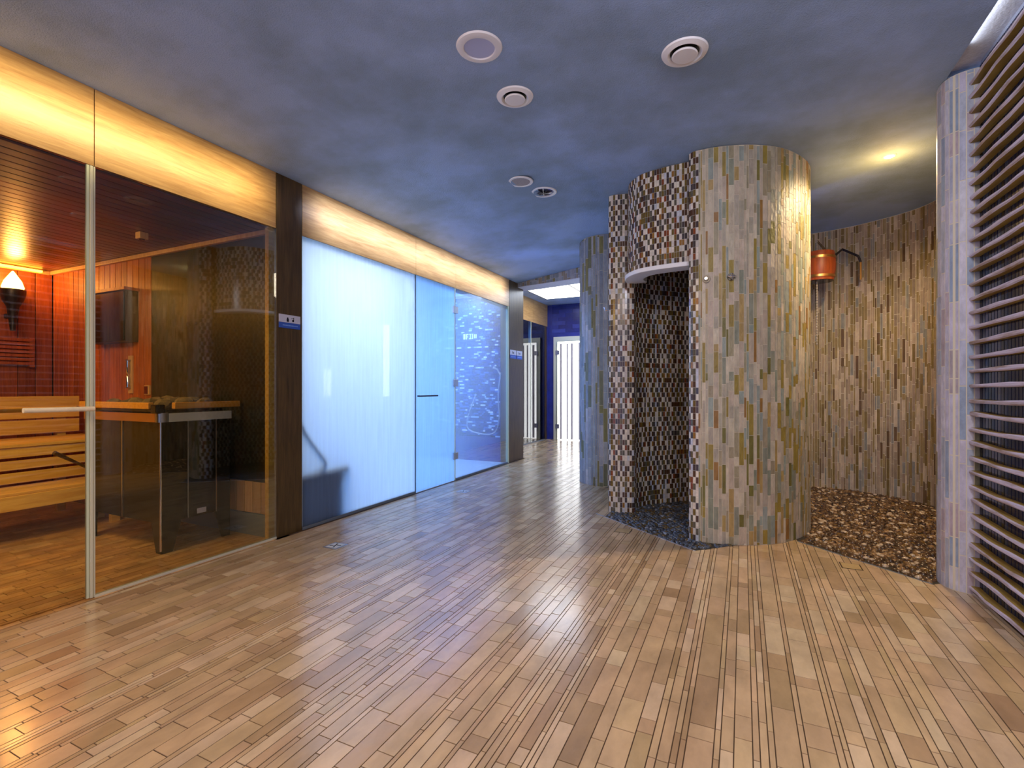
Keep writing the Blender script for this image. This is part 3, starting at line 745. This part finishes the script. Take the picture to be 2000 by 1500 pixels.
while x > XB:
    mb = MB(); mb.box(x-.087, -.2, HS, x-.003, YE, HS+.022, boardcol(.7, 1.2)); mb.obj('board', M['board_ceiling'], sc_, bevel=.003); x -= .09
mb = MB(); mb.box(XB+.02, .5, HS-.03, XB+.05, 2.40, HS-.012); props(mb.obj('led_strip', M['led']), 'glowing amber light strip under the sauna ceiling by the back wall', 'light strip')
point('flame_light', (-6.02, 2.15, 2.1), 16, (1, .36, .08), .05)
point('sauna_ambient', (-4.7, 1.1, 2.05), 12, (1, .50, .16), .25)
area('sauna_bench_light', (-3.7, .9, 2.15), (-4.7, 1.4, .3), (.6, .9), 30, (1, .62, .20))
# torch sconce
t = empty('torch_lamp', (-6.12, 2.17, 1.8), 'torch-shaped sauna wall lamp with a glowing flame bulb', 'wall lamp')
mb = MB(); mb.lathe([(.02, 1.62), (.028, 1.70), (.045, 1.84), (.075, 1.90), (.09, 1.96), (.09, 2.0), (.082, 2.0), (.07, 1.93)], (-6.1, 2.16, 0), 24); mb.obj('cup', M['dark_metal'], t, smooth=True)
mb = MB(); mb.box(-6.22, 2.14, 1.74, -6.12, 2.18, 1.78); mb.obj('bracket', M['dark_metal'], t)
mb = MB(); mb.lathe([(.06, 1.97), (.078, 2.02), (.06, 2.08), (.03, 2.13), (.006, 2.17)], (-6.1, 2.16, 0), 20); mb.obj('flame', M['flame'], t, smooth=True)
# slatted shade
t = empty('slatted_shade', (XB, 2.1, 1.3), 'slatted wooden lamp shade low on the sauna back wall', 'lamp shade')
for k in range(7):
    z = 1.31+k*.037; mb = MB(); mb.box(XB+.06, 1.85, z, XB+.075, 2.33, z+.026); mb.obj('slat', M['board'], t, bevel=.002)
mb = MB(); mb.box(XB-.002, 2.30, 1.29, XB+.06, 2.34, 1.57); mb.box(XB-.002, 1.85, 1.29, XB+.06, 1.88, 1.57); mb.obj('bracket', M['board'], t)
# benches
bn = empty('sauna_bench', (-5, 1.2, 0), 'two-tier pale wooden sauna bench with slatted backrest', 'bench')
def bb(name, x0, z0, x1, z1, y0=-.3, y1=2.42, mat='bench'):
    mb = MB(); mb.box(x0, y0, z0, x1, y1, z1, boardcol(.9, 1.1)); return mb.obj(name, M[mat], bn, bevel=.004)
bb('apron_board', -4.60, .242, -4.56, .345)
for k in range(3): bb('seat_board', -4.60-.105*k-.098, .345, -4.60-.105*k+.03 if k == 0 else -4.60-.105*k, .365)
for z0, z1 in ((.575, .650), (.485, .553), (.385, .463)): bb('skirt_board', -4.905, z0, -4.88, z1)
for k in range(6): bb('seat_board', -4.88-.105*(k+1)+.005, .652, -4.88-.105*k+.015*(k == 0), .675)
for z0, z1 in ((.925, 1.02), (.832, .912), (.70, .818)): bb('backrest_board', -5.52, z0, -5.495, z1, y1=2.40)
for y in (.5, 1.35, 2.25):
    mb = MB(); mb.box(-4.93, y, .0, -4.906, y+.07, .65); mb.box(-5.56, y, .0, -5.521, y+.06, 1.0); mb.box(-4.70, y, 0, -4.66, y+.06, .344); mb.obj('support', M['bench'], bn)
# ladle on the lower tier
ld = empty('wooden_ladle', (-4.75, 2.1, .37), 'dark wooden ladle leaning on the lower bench tier beside the heater', 'ladle')
mb = MB(); mb.tube([(-4.74, 2.20, .40), (-4.70, 2.05, .50), (-4.66, 1.88, .61)], [.012, .011, .016], 8); mb.obj('handle', M['post'], ld, smooth=True)
mb = MB(); mb.lathe([(.03, .366), (.05, .385), (.055, .43), (.05, .43), (.04, .39)], (-4.74, 2.24, 0), 16); mb.obj('bowl', M['bucket'], ld, smooth=True)
# heater
ht = empty('sauna_heater', (-3.85, 2.2, 0), 'dark glass-panelled sauna stove with steel band and wooden guard rail', 'sauna heater')
hx0, hx1, hy0, hy1 = -4.36, -3.46, 1.95, 2.43
def quad_panel(axis, c, a0, a1, t, zb, zt, leg):
    """panel whose lower edge rises between two tapering feet"""
    P = [(a0, 0.0), (a0+leg*.55, 0.0), (a0+leg*1.1, zb), (a1-leg*1.1, zb), (a1-leg*.55, 0.0), (a1, 0.0), (a1, zt), (a0, zt)]
    mb = MB(); n_ = len(P); vs = []
    for q in (c, c+t):
        for a, z in P: vs.append((a, q, z) if axis == 'Y' else (q, a, z))
    fs = [tuple(range(n_)), tuple(reversed(range(n_, 2*n_)))]+[(i, (i+1) % n_, n_+(i+1) % n_, n_+i) for i in range(n_)]
    return mb.add(vs, fs)
quad_panel('Y', hy0, hx0, hx1, .02, .20, .87, .10).obj('front_panel', M['heater'], ht)
quad_panel('X', hx1-.02, hy0+.02, hy1, .02, .20, .87, .10).obj('side_panel', M['heater'], ht)
mb = MB(); mb.box(hx0+.03, hy0+.04, .26, hx1-.04, hy1-.03, .945); mb.obj('body', M['black'], ht)
mb = MB(); mb.box(hx0, hy1-.02, 0, hx0+.03, hy1, .87); mb.box(hx0, hy0+.02, 0, hx0+.03, hy0+.05, .87); mb.obj('rear_feet', M['black'], ht)
mb = MB(); mb.tube([(hx1+.002, hy0-.002, .02), (hx1+.002, hy0-.002, .87)], .007, 10); mb.obj('corner_strip', M['chrome'], ht, smooth=True)
for a in (hx0+.45,): mb = MB(); mb.box(a, hy0-.004, .20, a+.012, hy0, .87); mb.obj('joint_strip', M['metal'], ht)
for a in (hy0+.17, hy0+.37): mb = MB(); mb.box(hx1, a, .20, hx1+.004, a+.006, .87); mb.obj('joint_strip', M['metal'], ht)
mb = MB(); mb.box(hx0, hy0-.02, .868, hx1-.03, hy0, .925); mb.obj('front_band', M['copper'], ht, bevel=.002, label='steel band coloured by its brown reflection')  # brown reflection on the steel band is put into its colour
mb = MB(); mb.box(hx1, hy0+.04, .868, hx1+.02, hy1, .925); mb.obj('side_band', M['band'], ht, bevel=.002)
mb = MB(); mb.lathe([(.035, .868), (.035, .93)], (hx1-.012, hy0+.012, 0), 20); mb.obj('band_corner', M['metal'], ht, smooth=True)
mb = MB(); mb.box(hx0, hy0-.05, .955, hx1-.05, hy0-.015, .997); mb.obj('rail', M['rail'], ht, bevel=.004)
mb = MB(); mb.box(hx1+.012, hy0+.06, .955, hx1+.047, hy1+.05, .997); mb.obj('rail', M['rail'], ht, bevel=.004)
mb = MB(); mb.box(hx1-.05, hy0-.04, .925, hx1+.02, hy0+.02, .985); mb.obj('rail_bracket', M['black'], ht, bevel=.01)
mb = MB(); mb.box(hx1, hy0+.235, .215, hx1+.003, hy0+.30, .25); mb.obj('type_plate', M['sign_white'], ht)
def rock_mesh(i):
    bm = bmesh.new(); bmesh.ops.create_icosphere(bm, subdivisions=2, radius=1); rs = random.Random(i)
    d = [Vector((rs.uniform(-1, 1), rs.uniform(-1, 1), rs.uniform(-1, 1))).normalized() for _ in range(7)]
    for v in bm.verts:
        k = 1
        for q in d:
            t_ = v.co.normalized().dot(q)
            if t_ > .6: k -= (t_-.6)*.55
        v.co *= k
    me = bpy.data.meshes.new('sauna_stone'); bm.to_mesh(me); bm.free(); me.materials.append(M['rock']); return me
rm = [rock_mesh(i) for i in range(4)]
rs = random.Random(3)
for i in range(5):
    for j in range(3):
        o = bpy.data.objects.new('sauna_stone', rm[(i+j) % 4]); COL.objects.link(o)
        s_ = rs.uniform(.05, .07); o.scale = (s_*1.2, s_, s_*.75)
        o.location = (hx0+.14+i*.155, hy0+.10+j*.14, .948+s_*.55); o.rotation_euler = (0, 0, rs.uniform(0, 6))
        props(o, 'rough brown stone lying on top of the sauna stove', 'stone', 'stones on the sauna stove')
# items on the end wall
t = empty('wall_box', (-5.06, YE, 1.7), 'black glass-fronted box hanging on the sauna boards', 'wall box')
mb = MB(); mb.box(-5.36, YE-.10, 1.49, -4.76, YE-.002, 1.93); mb.obj('case', M['trim_dark'], t)
mb = MB(); mb.box(-5.35, YE-.11, 1.50, -4.77, YE-.099, 1.92); mb.obj('front', M['black'], t, bevel=.003)
mb = MB(); mb.box(-5.38, YE-.12, 1.93, -4.74, YE-.002, 1.955); mb.obj('cap', M['board'], t)
t = empty('sand_timer', (-4.86, YE, 1.2), 'tall narrow sand timer on the sauna wall under the black box', 'sand timer')
mb = MB(); mb.box(-4.895, YE-.012, 1.045, -4.835, YE, 1.375); mb.obj('board', M['board_pale'], t)
mb = MB(); mb.lathe([(.012, 1.10), (.014, 1.19), (.003, 1.21), (.014, 1.23), (.012, 1.33)], (-4.868, YE-.028, 0), 12); mb.obj('glass_bulb', M['chrome'], t, smooth=True)
mb = MB(); mb.box(-4.885, YE-.04, 1.33, -4.85, YE-.012, 1.34); mb.box(-4.885, YE-.04, 1.09, -4.85, YE-.012, 1.10); mb.obj('holder', M['metal'], t)
t = empty('thermostat', (-4.61, YE, 1.07), 'small dark red square sensor in a pale frame on the sauna wall', 'sensor')
mb = MB(); mb.box(-4.66, YE-.010, 1.035, -4.585, YE+.002, 1.115); mb.obj('frame', M['board_pale'], t)
mb = MB(); mb.box(-4.652, YE-.014, 1.042, -4.606, YE-.009, 1.107); mb.obj('face', M['red'], t)
t = empty('ceiling_sensor', (-4.03, 2.14, HS), 'small pale square sensor on the dark sauna ceiling', 'sensor')
mb = MB(); mb.box(-4.06, 2.11, HS-.05, -4.0, 2.17, HS-.001); mb.obj('housing', M['board_pale'], t, bevel=.004)
mb = MB(); mb.lathe([(.018, -.056), (.018, -.05)], (-4.03, 2.14, HS), 14); mb.obj('lens', M['black'], t)

# ------------------------------------------------------------------ steam room
SB = -5.3
mb = MB(); mb.box(SB-.1, 2.62, -.05, SB, 6.75, 2.62); mb.obj('wall_steam_back', M['steam_wall'], kind='structure')
mb = MB(); mb.box(SB, 2.612, -.05, XW-.15, 2.72, 2.62); mb.obj('wall_steam_near', M['steam_wall'], kind='structure')
mb = MB(); mb.box(SB, 6.47, -.05, XW-.15, 6.6, 2.62); sw = mb.obj('wall_steam_end', M['navy'], kind='structure')
mb = MB(); mb.box(SB, 2.6, 2.45, XW-.1, 6.6, 2.52); mb.obj('ceiling_steam', M['steam_wall'], kind='structure')
BT = [(6, (34, 58, 140)), (4, (24, 38, 104)), (2, (70, 110, 190)), (1.3, (168, 200, 240)), (3, (14, 22, 66)), (.8, (230, 240, 250))]
recs = []
z = .36
mt = MB()
row = 0
while z < 2.44:
    x = XW-.155-(row % 2)*.03; row += 1
    while x > SB+.06:
        wd = random.choice((.03, .055, .055, .08)); c = pick(BT)
        vs = [(x-wd+.003, 6.463, z), (x, 6.463, z), (x, 6.463, z+.022), (x-wd+.003, 6.463, z+.022), (x-wd+.003, 6.471, z), (x, 6.471, z), (x, 6.471, z+.022), (x-wd+.003, 6.471, z+.022)]
        mt.add(vs, [(0, 1, 2, 3), (4, 5, 1, 0), (5, 6, 2, 1), (6, 7, 3, 2), (7, 4, 0, 3)], c); x -= wd
    z += .0255
mt.obj('mosaic', M['blue_tile'], sw, kind='stuff')
area('steam_white', (-4.2, 3.4, 2.43), (-4.2, 3.4, 0), (1.4, 1.1), 26, (.95, .96, 1.0))
area('steam_blue', (-4.2, 5.6, 2.43), (-4.2, 5.6, 0), (1.4, 1.2), 62, (.16, .40, 1.0))
sb = empty('steam_bench', (-3.4, 3, 0), 'blue-grey rounded mosaic bench just behind the steamed glass', 'bench')
mb = MB(); mb.box(-3.80, 2.722, .0, -3.10, 3.20, .38); mb.obj('base', M['spa_bench'], sb, bevel=.03)
mb = MB(); mb.box(-3.84, 2.722, .37, -3.088, 3.27, .44); mb.obj('rim', M['spa_bench'], sb, bevel=.03)
def hose(name, pts, r, mat, label):
    mb = MB(); P = catmull(pts, 8); mb.tube(P, r, 8); return props(mb.obj(name, mat, None, smooth=True), label, 'hose')
hose('steam_hose', [(-3.100, 2.735, .86), (-3.096, 2.79, .74), (-3.096, 2.90, .60), (-3.096, 2.985, .50), (-3.10, 2.975, .455), (-3.16, 2.90, .452), (-3.3, 2.86, .452)], .012, M['hose_dark'], 'dark hose curving down onto the steam room bench')
hose('shower_hose', [(-3.20, 6.44, 1.30), (-3.22, 6.40, 1.0), (-3.20, 6.38, .62), (-3.30, 6.36, .42), (-3.62, 6.30, .46), (-3.70, 6.34, .62), (-3.60, 6.42, 1.0)], .010, M['hose'], 'pale shower hose looping in front of blue mosaic wall')
t = empty('hand_shower', (-3.22, 6.44, 1.3), 'hand shower in its holder on the blue mosaic wall', 'hand shower')
mb = MB(); mb.tube([(-3.20, 6.46, 1.30), (-3.20, 6.41, 1.30)], .014, 10); mb.obj('holder', M['metal'], t)
mb = MB(); mb.tube([(-3.20, 6.42, 1.28), (-3.24, 6.41, 1.36), (-3.30, 6.40, 1.39)], [.010, .012, .02], 10); mb.obj('handset', M['metal'], t, smooth=True)
t = empty('exit_sign', (-4.1, 6.4, 1.9), 'small glowing green-white sign seen through the clear steam room pane', 'sign')
xs0 = -3.84
mb = MB(); mb.box(xs0, 6.435, 1.80, xs0+.27, 6.46, 1.92); mb.obj('housing', M['navy'], t)
mb = MB()
for a, b_, c_, d_ in ((.015, .02, .045, .10), (.06, .02, .075, .10), (.06, .085, .10, .10), (.06, .05, .09, .06), (.115, .02, .15, .035), (.115, .085, .15, .10), (.13, .035, .14, .085), (.165, .02, .18, .10), (.20, .03, .215, .09), (.225, .03, .24, .09)):
    mb.box(xs0+a, 6.432, 1.80+b_, xs0+c_, 6.4345, 1.80+d_)
mb.obj('glowing_symbols', M['exit'], t)
def glow_tube(name, x, y, z0, z1, label):  # added glowing tubes standing in for bright spots in the steamed glass
    t = empty(name, (x, y, z0), label, 'wall lamp')
    mb = MB(); mb.tube([(x, y, z0), (x, y, z1)], .05, 16); mb.obj('diffuser', M['steam_glow'], t, smooth=True)
    mb = MB(); mb.box(x-.06, y-.03, z0+.03, x-.03, y+.03, z1-.03); mb.obj('mount', M['metal'], t)
glow_tube('steam_glow', SB+.07, 5.11, .98, 1.34, 'lower glowing tube added for a bright spot in the steamed glass')
glow_tube('steam_glow', SB+.07, 6.36, .95, 2.1, 'tall glowing tube added for the pale streak in the steamed glass')

# ------------------------------------------------------------------ far corridor
XF = -3.75; YF = 9.78; HF = 2.83
mb = MB(); mb.box(-4.6, YF, -.05, -1.2, YF+.12, HF+.1); fw = mb.obj('wall_far', M['navy'], kind='structure')
NV = [(4, (52, 66, 156)), (3, (40, 52, 132)), (2, (64, 78, 170))]
recs = []
z = 0; k = 0
while z < HF:
    x = XF+.1-(k % 2)*.15; k += 1
    while x < -1.3:
        x0_, x1_ = max(x, XF+.1), min(x+.30, -1.3)
        if not (x1_ > -3.64 and z < 2.17) and x1_-x0_ > .02:
            vs = [(x0_+.002, YF-.006, z+.002), (x1_-.002, YF-.006, z+.002), (x1_-.002, YF-.006, z+.078), (x0_+.002, YF-.006, z+.078)]
            vs += [(a, YF+.001, c) for a, _, c in vs]
            recs.append((score(Vector((x, YF, z)), Vector((0, -1, 0)), .02), vs, [(0, 1, 2, 3), (4, 5, 1, 0), (5, 6, 2, 1), (6, 7, 3, 2), (7, 4, 0, 3)], pick(NV)))
        x += .30
    z += .08
emit(recs, fw, M['navy_tile'], 120, 'tile', 'tile_field')
mb = MB(); mb.box(-3.9, 6.97, HF, -1.2, YF, HF+.08); mb.obj('ceiling_far', M['ceiling'], kind='structure')
lb = empty('lightbox', (-2.8, 8.4, HF), 'large white backlit ceiling lightbox in the far corridor', 'ceiling light')
for a, b_ in ((-3.47, -2.66), (-2.64, -1.83)):
    mb = MB(); mb.box(a, 7.72, HF-.012, b_, 9.0, HF-.004); mb.obj('diffuser', M['lightbox'], lb)
mb = MB(); mb.box(-3.49, 7.70, HF-.014, -3.47, 9.02, HF-.001); mb.box(-3.49, 9.0, HF-.014, -1.8, 9.02, HF-.001); mb.box(-3.49, 7.70, HF-.014, -1.8, 7.72, HF-.001); mb.box(-2.66, 7.72, HF-.014, -2.64, 9.0, HF-.001); mb.obj('frame', M['dark_metal'], lb)
# far glass front on the left
fp = empty('window_4', (XF, 8.5, 0), kind='structure')
pane('glass', 6.96, 8.86, .02, 2.375, M['far_glass'], fp, x=XF)
pane('glass', 8.875, 9.62, .02, 2.375, M['far_glass'], fp, x=XF)
mb = MB(); mb.box(XF-.014, 8.86, .0, XF+.004, 8.875, 2.375); mb.obj('edge', M['glass_edge'], fp)
mb = MB(); mb.box(XF-.02, 6.96, 0, XF+.004, 9.62, .02); mb.obj('sill', M['grey'], fp)
mb = MB(); mb.box(XF-.06, 9.62, 0, XF+.012, 9.70, 2.375); mb.obj('frame', M['post'], fp)
ff = empty('trim_6', (XF, 8.3, 2.38), kind='structure')
for a, b_ in ((6.97, 8.14), (8.145, 8.99), (8.995, 9.77)): mb = MB(); mb.box(XF-.06, a, 2.378, XF, b_, HF); mb.obj('panel', M['fascia'], ff)
mb = MB(); mb.box(XF-.04, 9.70, 0, XF, 9.78, 2.378); mb.obj('trim_7', M['navy'], kind='structure')
mb = MB(); mb.box(-4.7, 6.8, -.05, -4.6, YF, HF); mb.box(-4.6, 6.86, -.05, XW-.14, 6.955, HF); mb.obj('wall_far_left', M['navy'], kind='structure')
mb = MB(); mb.box(-1.75, 6.75, -.05, -1.65, YF, HF); mb.obj('wall_far_right', M['steam_wall'], kind='structure')
area('far_room_blue', (-4.2, 8.6, 2.3), (-4.2, 8.6, 0), (.5, 1.4), 120, (.2, .42, 1))
# backlit bamboo door
d3 = empty('door_3', (-3.1, YF, 0), kind='structure', label='glass door with steel frame and backlit bamboo')
dx0, dx1 = -3.60, -2.50
mb = MB(); mb.box(dx0, YF-.05, 0, dx0+.085, YF-.007, 2.15); mb.box(dx0+.085, YF-.05, 2.05, dx1, YF-.007, 2.15); mb.box(dx1, YF-.05, 0, dx1+.085, YF-.007, 2.15); mb.obj('frame', M['alu'], d3)
mb = MB(); mb.box(dx0+.085, YF-.018, .0, dx1, YF-.007, 2.05); mb.obj('backlight', M['backlight'], d3)
bxs = [dx0+.16, dx0+.30, dx0+.40, dx0+.56, dx0+.68, dx0+.80, dx0+.95]
for i, bx in enumerate(bxs):
    mb = MB(); rs = random.Random(i); r = rs.uniform(.016, .03); pts = []; rr = []; z = 0.02; nx = rs.uniform(.2, .5)
    while z < 2.02:
        if z > nx: pts += [(bx, YF-.04, z-.012), (bx, YF-.04, z), (bx, YF-.04, z+.012)]; rr += [r, r*1.25, r]; nx += rs.uniform(.34, .5); z += .06
        else: pts.append((bx, YF-.04, z)); rr.append(r); z += .06
    mb.tube(pts, [q*.8 for q in rr], 10); mb.obj('bamboo_pole', M['bamboo'], d3, smooth=True)
mb = MB(); mb.box(dx0+.07, YF-.064, .01, dx1-.01, YF-.056, 2.06); mb.obj('glass', M['clear_glass'], d3)
for z in (.28, 1.82): mb = MB(); mb.box(dx0+.05, YF-.075, z-.045, dx0+.13, YF-.05, z+.045); mb.obj('hinge', M['metal'], d3)

# ------------------------------------------------------------------ ceiling fittings
def ring(prof, c, mat, name, parent, n=40): mb = MB(); mb.lathe(prof, c, n, cap=False); return mb.obj(name, mat, parent, smooth=True)
def lamp_round(x, y, label):
    z = hc(x)-.001; t = empty('ceiling_lamp', (x, y, z), label, 'ceiling lamp')
    ring([(.076, 0), (.078, -.012), (.082, -.014), (.110, -.008), (.115, 0)], (x, y, z), M['white'], 'rim', t)
    mb = MB(); mb.lathe([(.076, -.006), (.077, -.002)], (x, y, z), 40); mb.obj('diffuser', M['diffuser'], t)
def vent(x, y, r, label):
    z = hc(x)-.001; t = empty('ceiling_vent', (x, y, z), label, 'air vent')
    ring([(r*.62, 0), (r*.66, -.010), (r*.74, -.016), (r*.96, -.008), (r, 0)], (x, y, z), M['white'], 'rim', t)
    mb = MB(); mb.lathe([(r*.62, -.002), (r*.62, -.001)], (x, y, z), 32); mb.obj('recess', M['black'], t)
    mb = MB(); mb.lathe([(r*.30, -.004), (r*.52, -.012), (r*.56, -.019), (r*.52, -.024), (r*.2, -.025)], (x, y, z), 36); mb.obj('valve_disc', M['white'], t, smooth=True)
lamp_round(-1.185, 2.145, 'large round flush ceiling lamp with pale lilac diffuser, nearest to the glass fronts')
vent(-.266, 2.617, .113, 'round white ceiling vent on the right, above the open floor')
vent(-1.20, 2.60, .107, 'round white ceiling vent in the middle behind the flush lamp')
x, y = -1.648, 3.68; z = hc(x)-.001; t = empty('ceiling_speaker', (x, y, z), 'round ceiling speaker with beige grille', 'speaker')
ring([(.078, 0), (.08, -.006), (.1, -.006), (.104, 0)], (x, y, z), M['white'], 'rim', t)
mb = MB(); mb.lathe([(.079, -.002), (.079, -.004)], (x, y, z), 32); mb.obj('grille', M['grille'], t)
x, y = -1.562, 3.98; z = hc(x)-.001; t = empty('downlight', (x, y, z), 'round recessed downlight with faceted mirror reflector, unlit', 'downlight')
ring([(.088, 0), (.09, -.006), (.108, -.006), (.114, 0)], (x, y, z), M['white'], 'rim', t)
mb = MB(); mb.lathe([(.088, -.001), (.06, -.0005)], (x, y, z), 32); mb.obj('reflector', M['chrome'], t)
for k in range(5):
    a = k*PI/5; mb = MB(); ca, sa = math.cos(a), math.sin(a)
    mb.add([(x+ca*.08, y+sa*.08, z-.002), (x-ca*.08, y-sa*.08, z-.002), (x-ca*.04, y-sa*.04, z-.012), (x+ca*.04, y+sa*.04, z-.012), (x+ca*.08-sa*.006, y+sa*.08+ca*.006, z-.002), (x-ca*.08-sa*.006, y-sa*.08+ca*.006, z-.002), (x-ca*.04-sa*.006, y-sa*.04+ca*.006, z-.012), (x+ca*.04-sa*.006, y+sa*.04+ca*.006, z-.012)],
           [(0, 1, 2, 3), (7, 6, 5, 4), (0, 4, 5, 1), (1, 5, 6, 2), (2, 6, 7, 3), (3, 7, 4, 0)]); mb.obj('fin', M['metal'] if k % 2 else M['dark_metal'], t)
x, y = .969, 4.43; t = empty('spotlight', (x, y, HC), 'bright lit warm spotlight in the alcove ceiling', 'spotlight')
ring([(.028, -.001), (.03, -.008), (.042, -.006), (.045, -.001)], (x, y, HC), M['white'], 'rim', t, 24)
mb = MB(); mb.lathe([(.022, -.010), (.027, -.006), (.027, -.002)], (x, y, HC), 20); mb.obj('bulb', M['spotlamp'], t)
spot('alcove_spot', (x, y, HC-.03), (x, y, 0), 120, (1, .74, .42), 165, .6, .04)
point('alcove_glow', (x, y, HC-.16), 4, (1, .52, .12), .03)

# ------------------------------------------------------------------ bucket shower in the alcove
def on(px, py, depth):
    u = (px-1000)/962; v = (756-py)/962
    return CAMV+(FW+Vector((math.cos(YAW), math.sin(YAW), 0))*u+Vector((0, 0, 1))*v)*depth
bc = on(1600, 522, 5.02)
t = empty('bucket_shower', (bc.x, bc.y, bc.z), 'wooden douche bucket with brass hoops hanging from the alcove wall', 'bucket')
H = .145
prof = [(.125, -H), (.142, -H*.4), (.146, 0), (.142, H*.5), (.132, H), (.118, H), (.118, -H*.6), (.001, -H*.6)]
mb = MB(); mb.lathe(prof, tuple(bc), 30); mb.obj('staves', M['bucket'], t, smooth=True)
for h_, r_ in ((-.105, .138), (.085, .142)):
    mb = MB(); mb.lathe([(r_-.01, h_-.012), (r_+.001, h_-.012), (r_+.002, h_+.012), (r_-.01, h_+.012)], tuple(bc), 30, cap=False); mb.obj('hoop', M['copper'], t, smooth=True)
mb = MB(); mb.lathe([(.124, -.004), (.126, 0)], (bc.x, bc.y, bc.z-H), 24); mb.obj('base', M['black'], t)
wp = on(1645, 487, 5.10); we = on(1676, 500, 5.02); wd_ = on(1681, 512, 5.0); wf = on(1681, 546, 5.0)
t2 = empty('bucket_bracket', tuple(wp), 'bent metal bracket and pipe carrying the bucket on the alcove wall', 'bracket')
mb = MB(); mb.tube([Vector((bc.x+.13, bc.y, bc.z+.10)), wp, we, wd_], .012, 8); mb.obj('arm', M['dark_metal'], t2, smooth=True)
mb = MB(); mb.tube([wd_, wf], .010, 8); mb.obj('pipe', M['copper'], t2, smooth=True)
a_ = on(1595, 470, 5.0); b2 = on(1628, 506, 4.95)
mb = MB(); mb.tube([a_, b2], .010, 8); mb.obj('tilting_lever', M['post'], t2, smooth=True)
mb = MB()
k = 0; z = a_.z
while z > a_.z-1.05:
    mb.lathe([(.004, 0), (.008, .008), (.008, .018), (.004, .026)], (a_.x, a_.y-.02, z-.026), 6); z -= .028
props(mb.obj('pull_chain', M['rope'], None), 'thin chain hanging down beside the wooden bucket', 'chain')

# ------------------------------------------------------------------ floor drains and access plates
def drain(x, y, s_, label, mat='metal'):
    t = empty('floor_drain', (x, y, 0), label, 'drain')
    mb = MB(); mb.box(x-s_, y-s_, -.002, x+s_, y+s_, .0012); mb.obj('frame', M[mat], t)
    mb = MB(); mb.box(x-s_*.8, y-s_*.8, .0012, x+s_*.8, y+s_*.8, .0022); mb.obj('grate', M['band'], t)
    mb = MB()
    for k in range(4):
        a = k*PI/2+.4; c_, s2 = math.cos(a), math.sin(a)
        mb.prism([(x+c_*s_*.2-s2*s_*.06, y+s2*s_*.2+c_*s_*.06), (x+c_*s_*.2+s2*s_*.06, y+s2*s_*.2-c_*s_*.06), (x+c_*s_*.66+s2*s_*.1, y+s2*s_*.66-c_*s_*.1), (x+c_*s_*.66-s2*s_*.1, y+s2*s_*.66+c_*s_*.1)], .0022, .0026)
    mb.lathe([(s_*.12, .0022), (s_*.12, .0028)], (x, y, 0), 10); mb.obj('slots', M['black'], t)
drain(-2.557, 2.571, .06, 'square steel floor drain in front of the wooden post, nearest to the viewer')
drain(-2.666, 4.479, .06, 'square steel floor drain in front of the steam room door')
def plate(x, y, s_, label):
    t = empty('access_plate', (x, y, 0), label, 'floor plate')
    mb = MB(); mb.box(x-s_, y-s_, -.002, x+s_, y+s_, .0008); mb.obj('rim', M['trim_dark'], t)
    mb = MB(); mb.box(x-s_*.88, y-s_*.88, .0008, x+s_*.88, y+s_*.88, .0016, lin(190, 162, 110)); mb.obj('inset', M['floor_tile'], t)
plate(.60, 3.62, .055, 'tiled access plate in the floor at the edge of the alcove pebbles')
plate(-.83, 3.78, .06, 'tiled access plate in the floor at the edge of the shower pebbles')
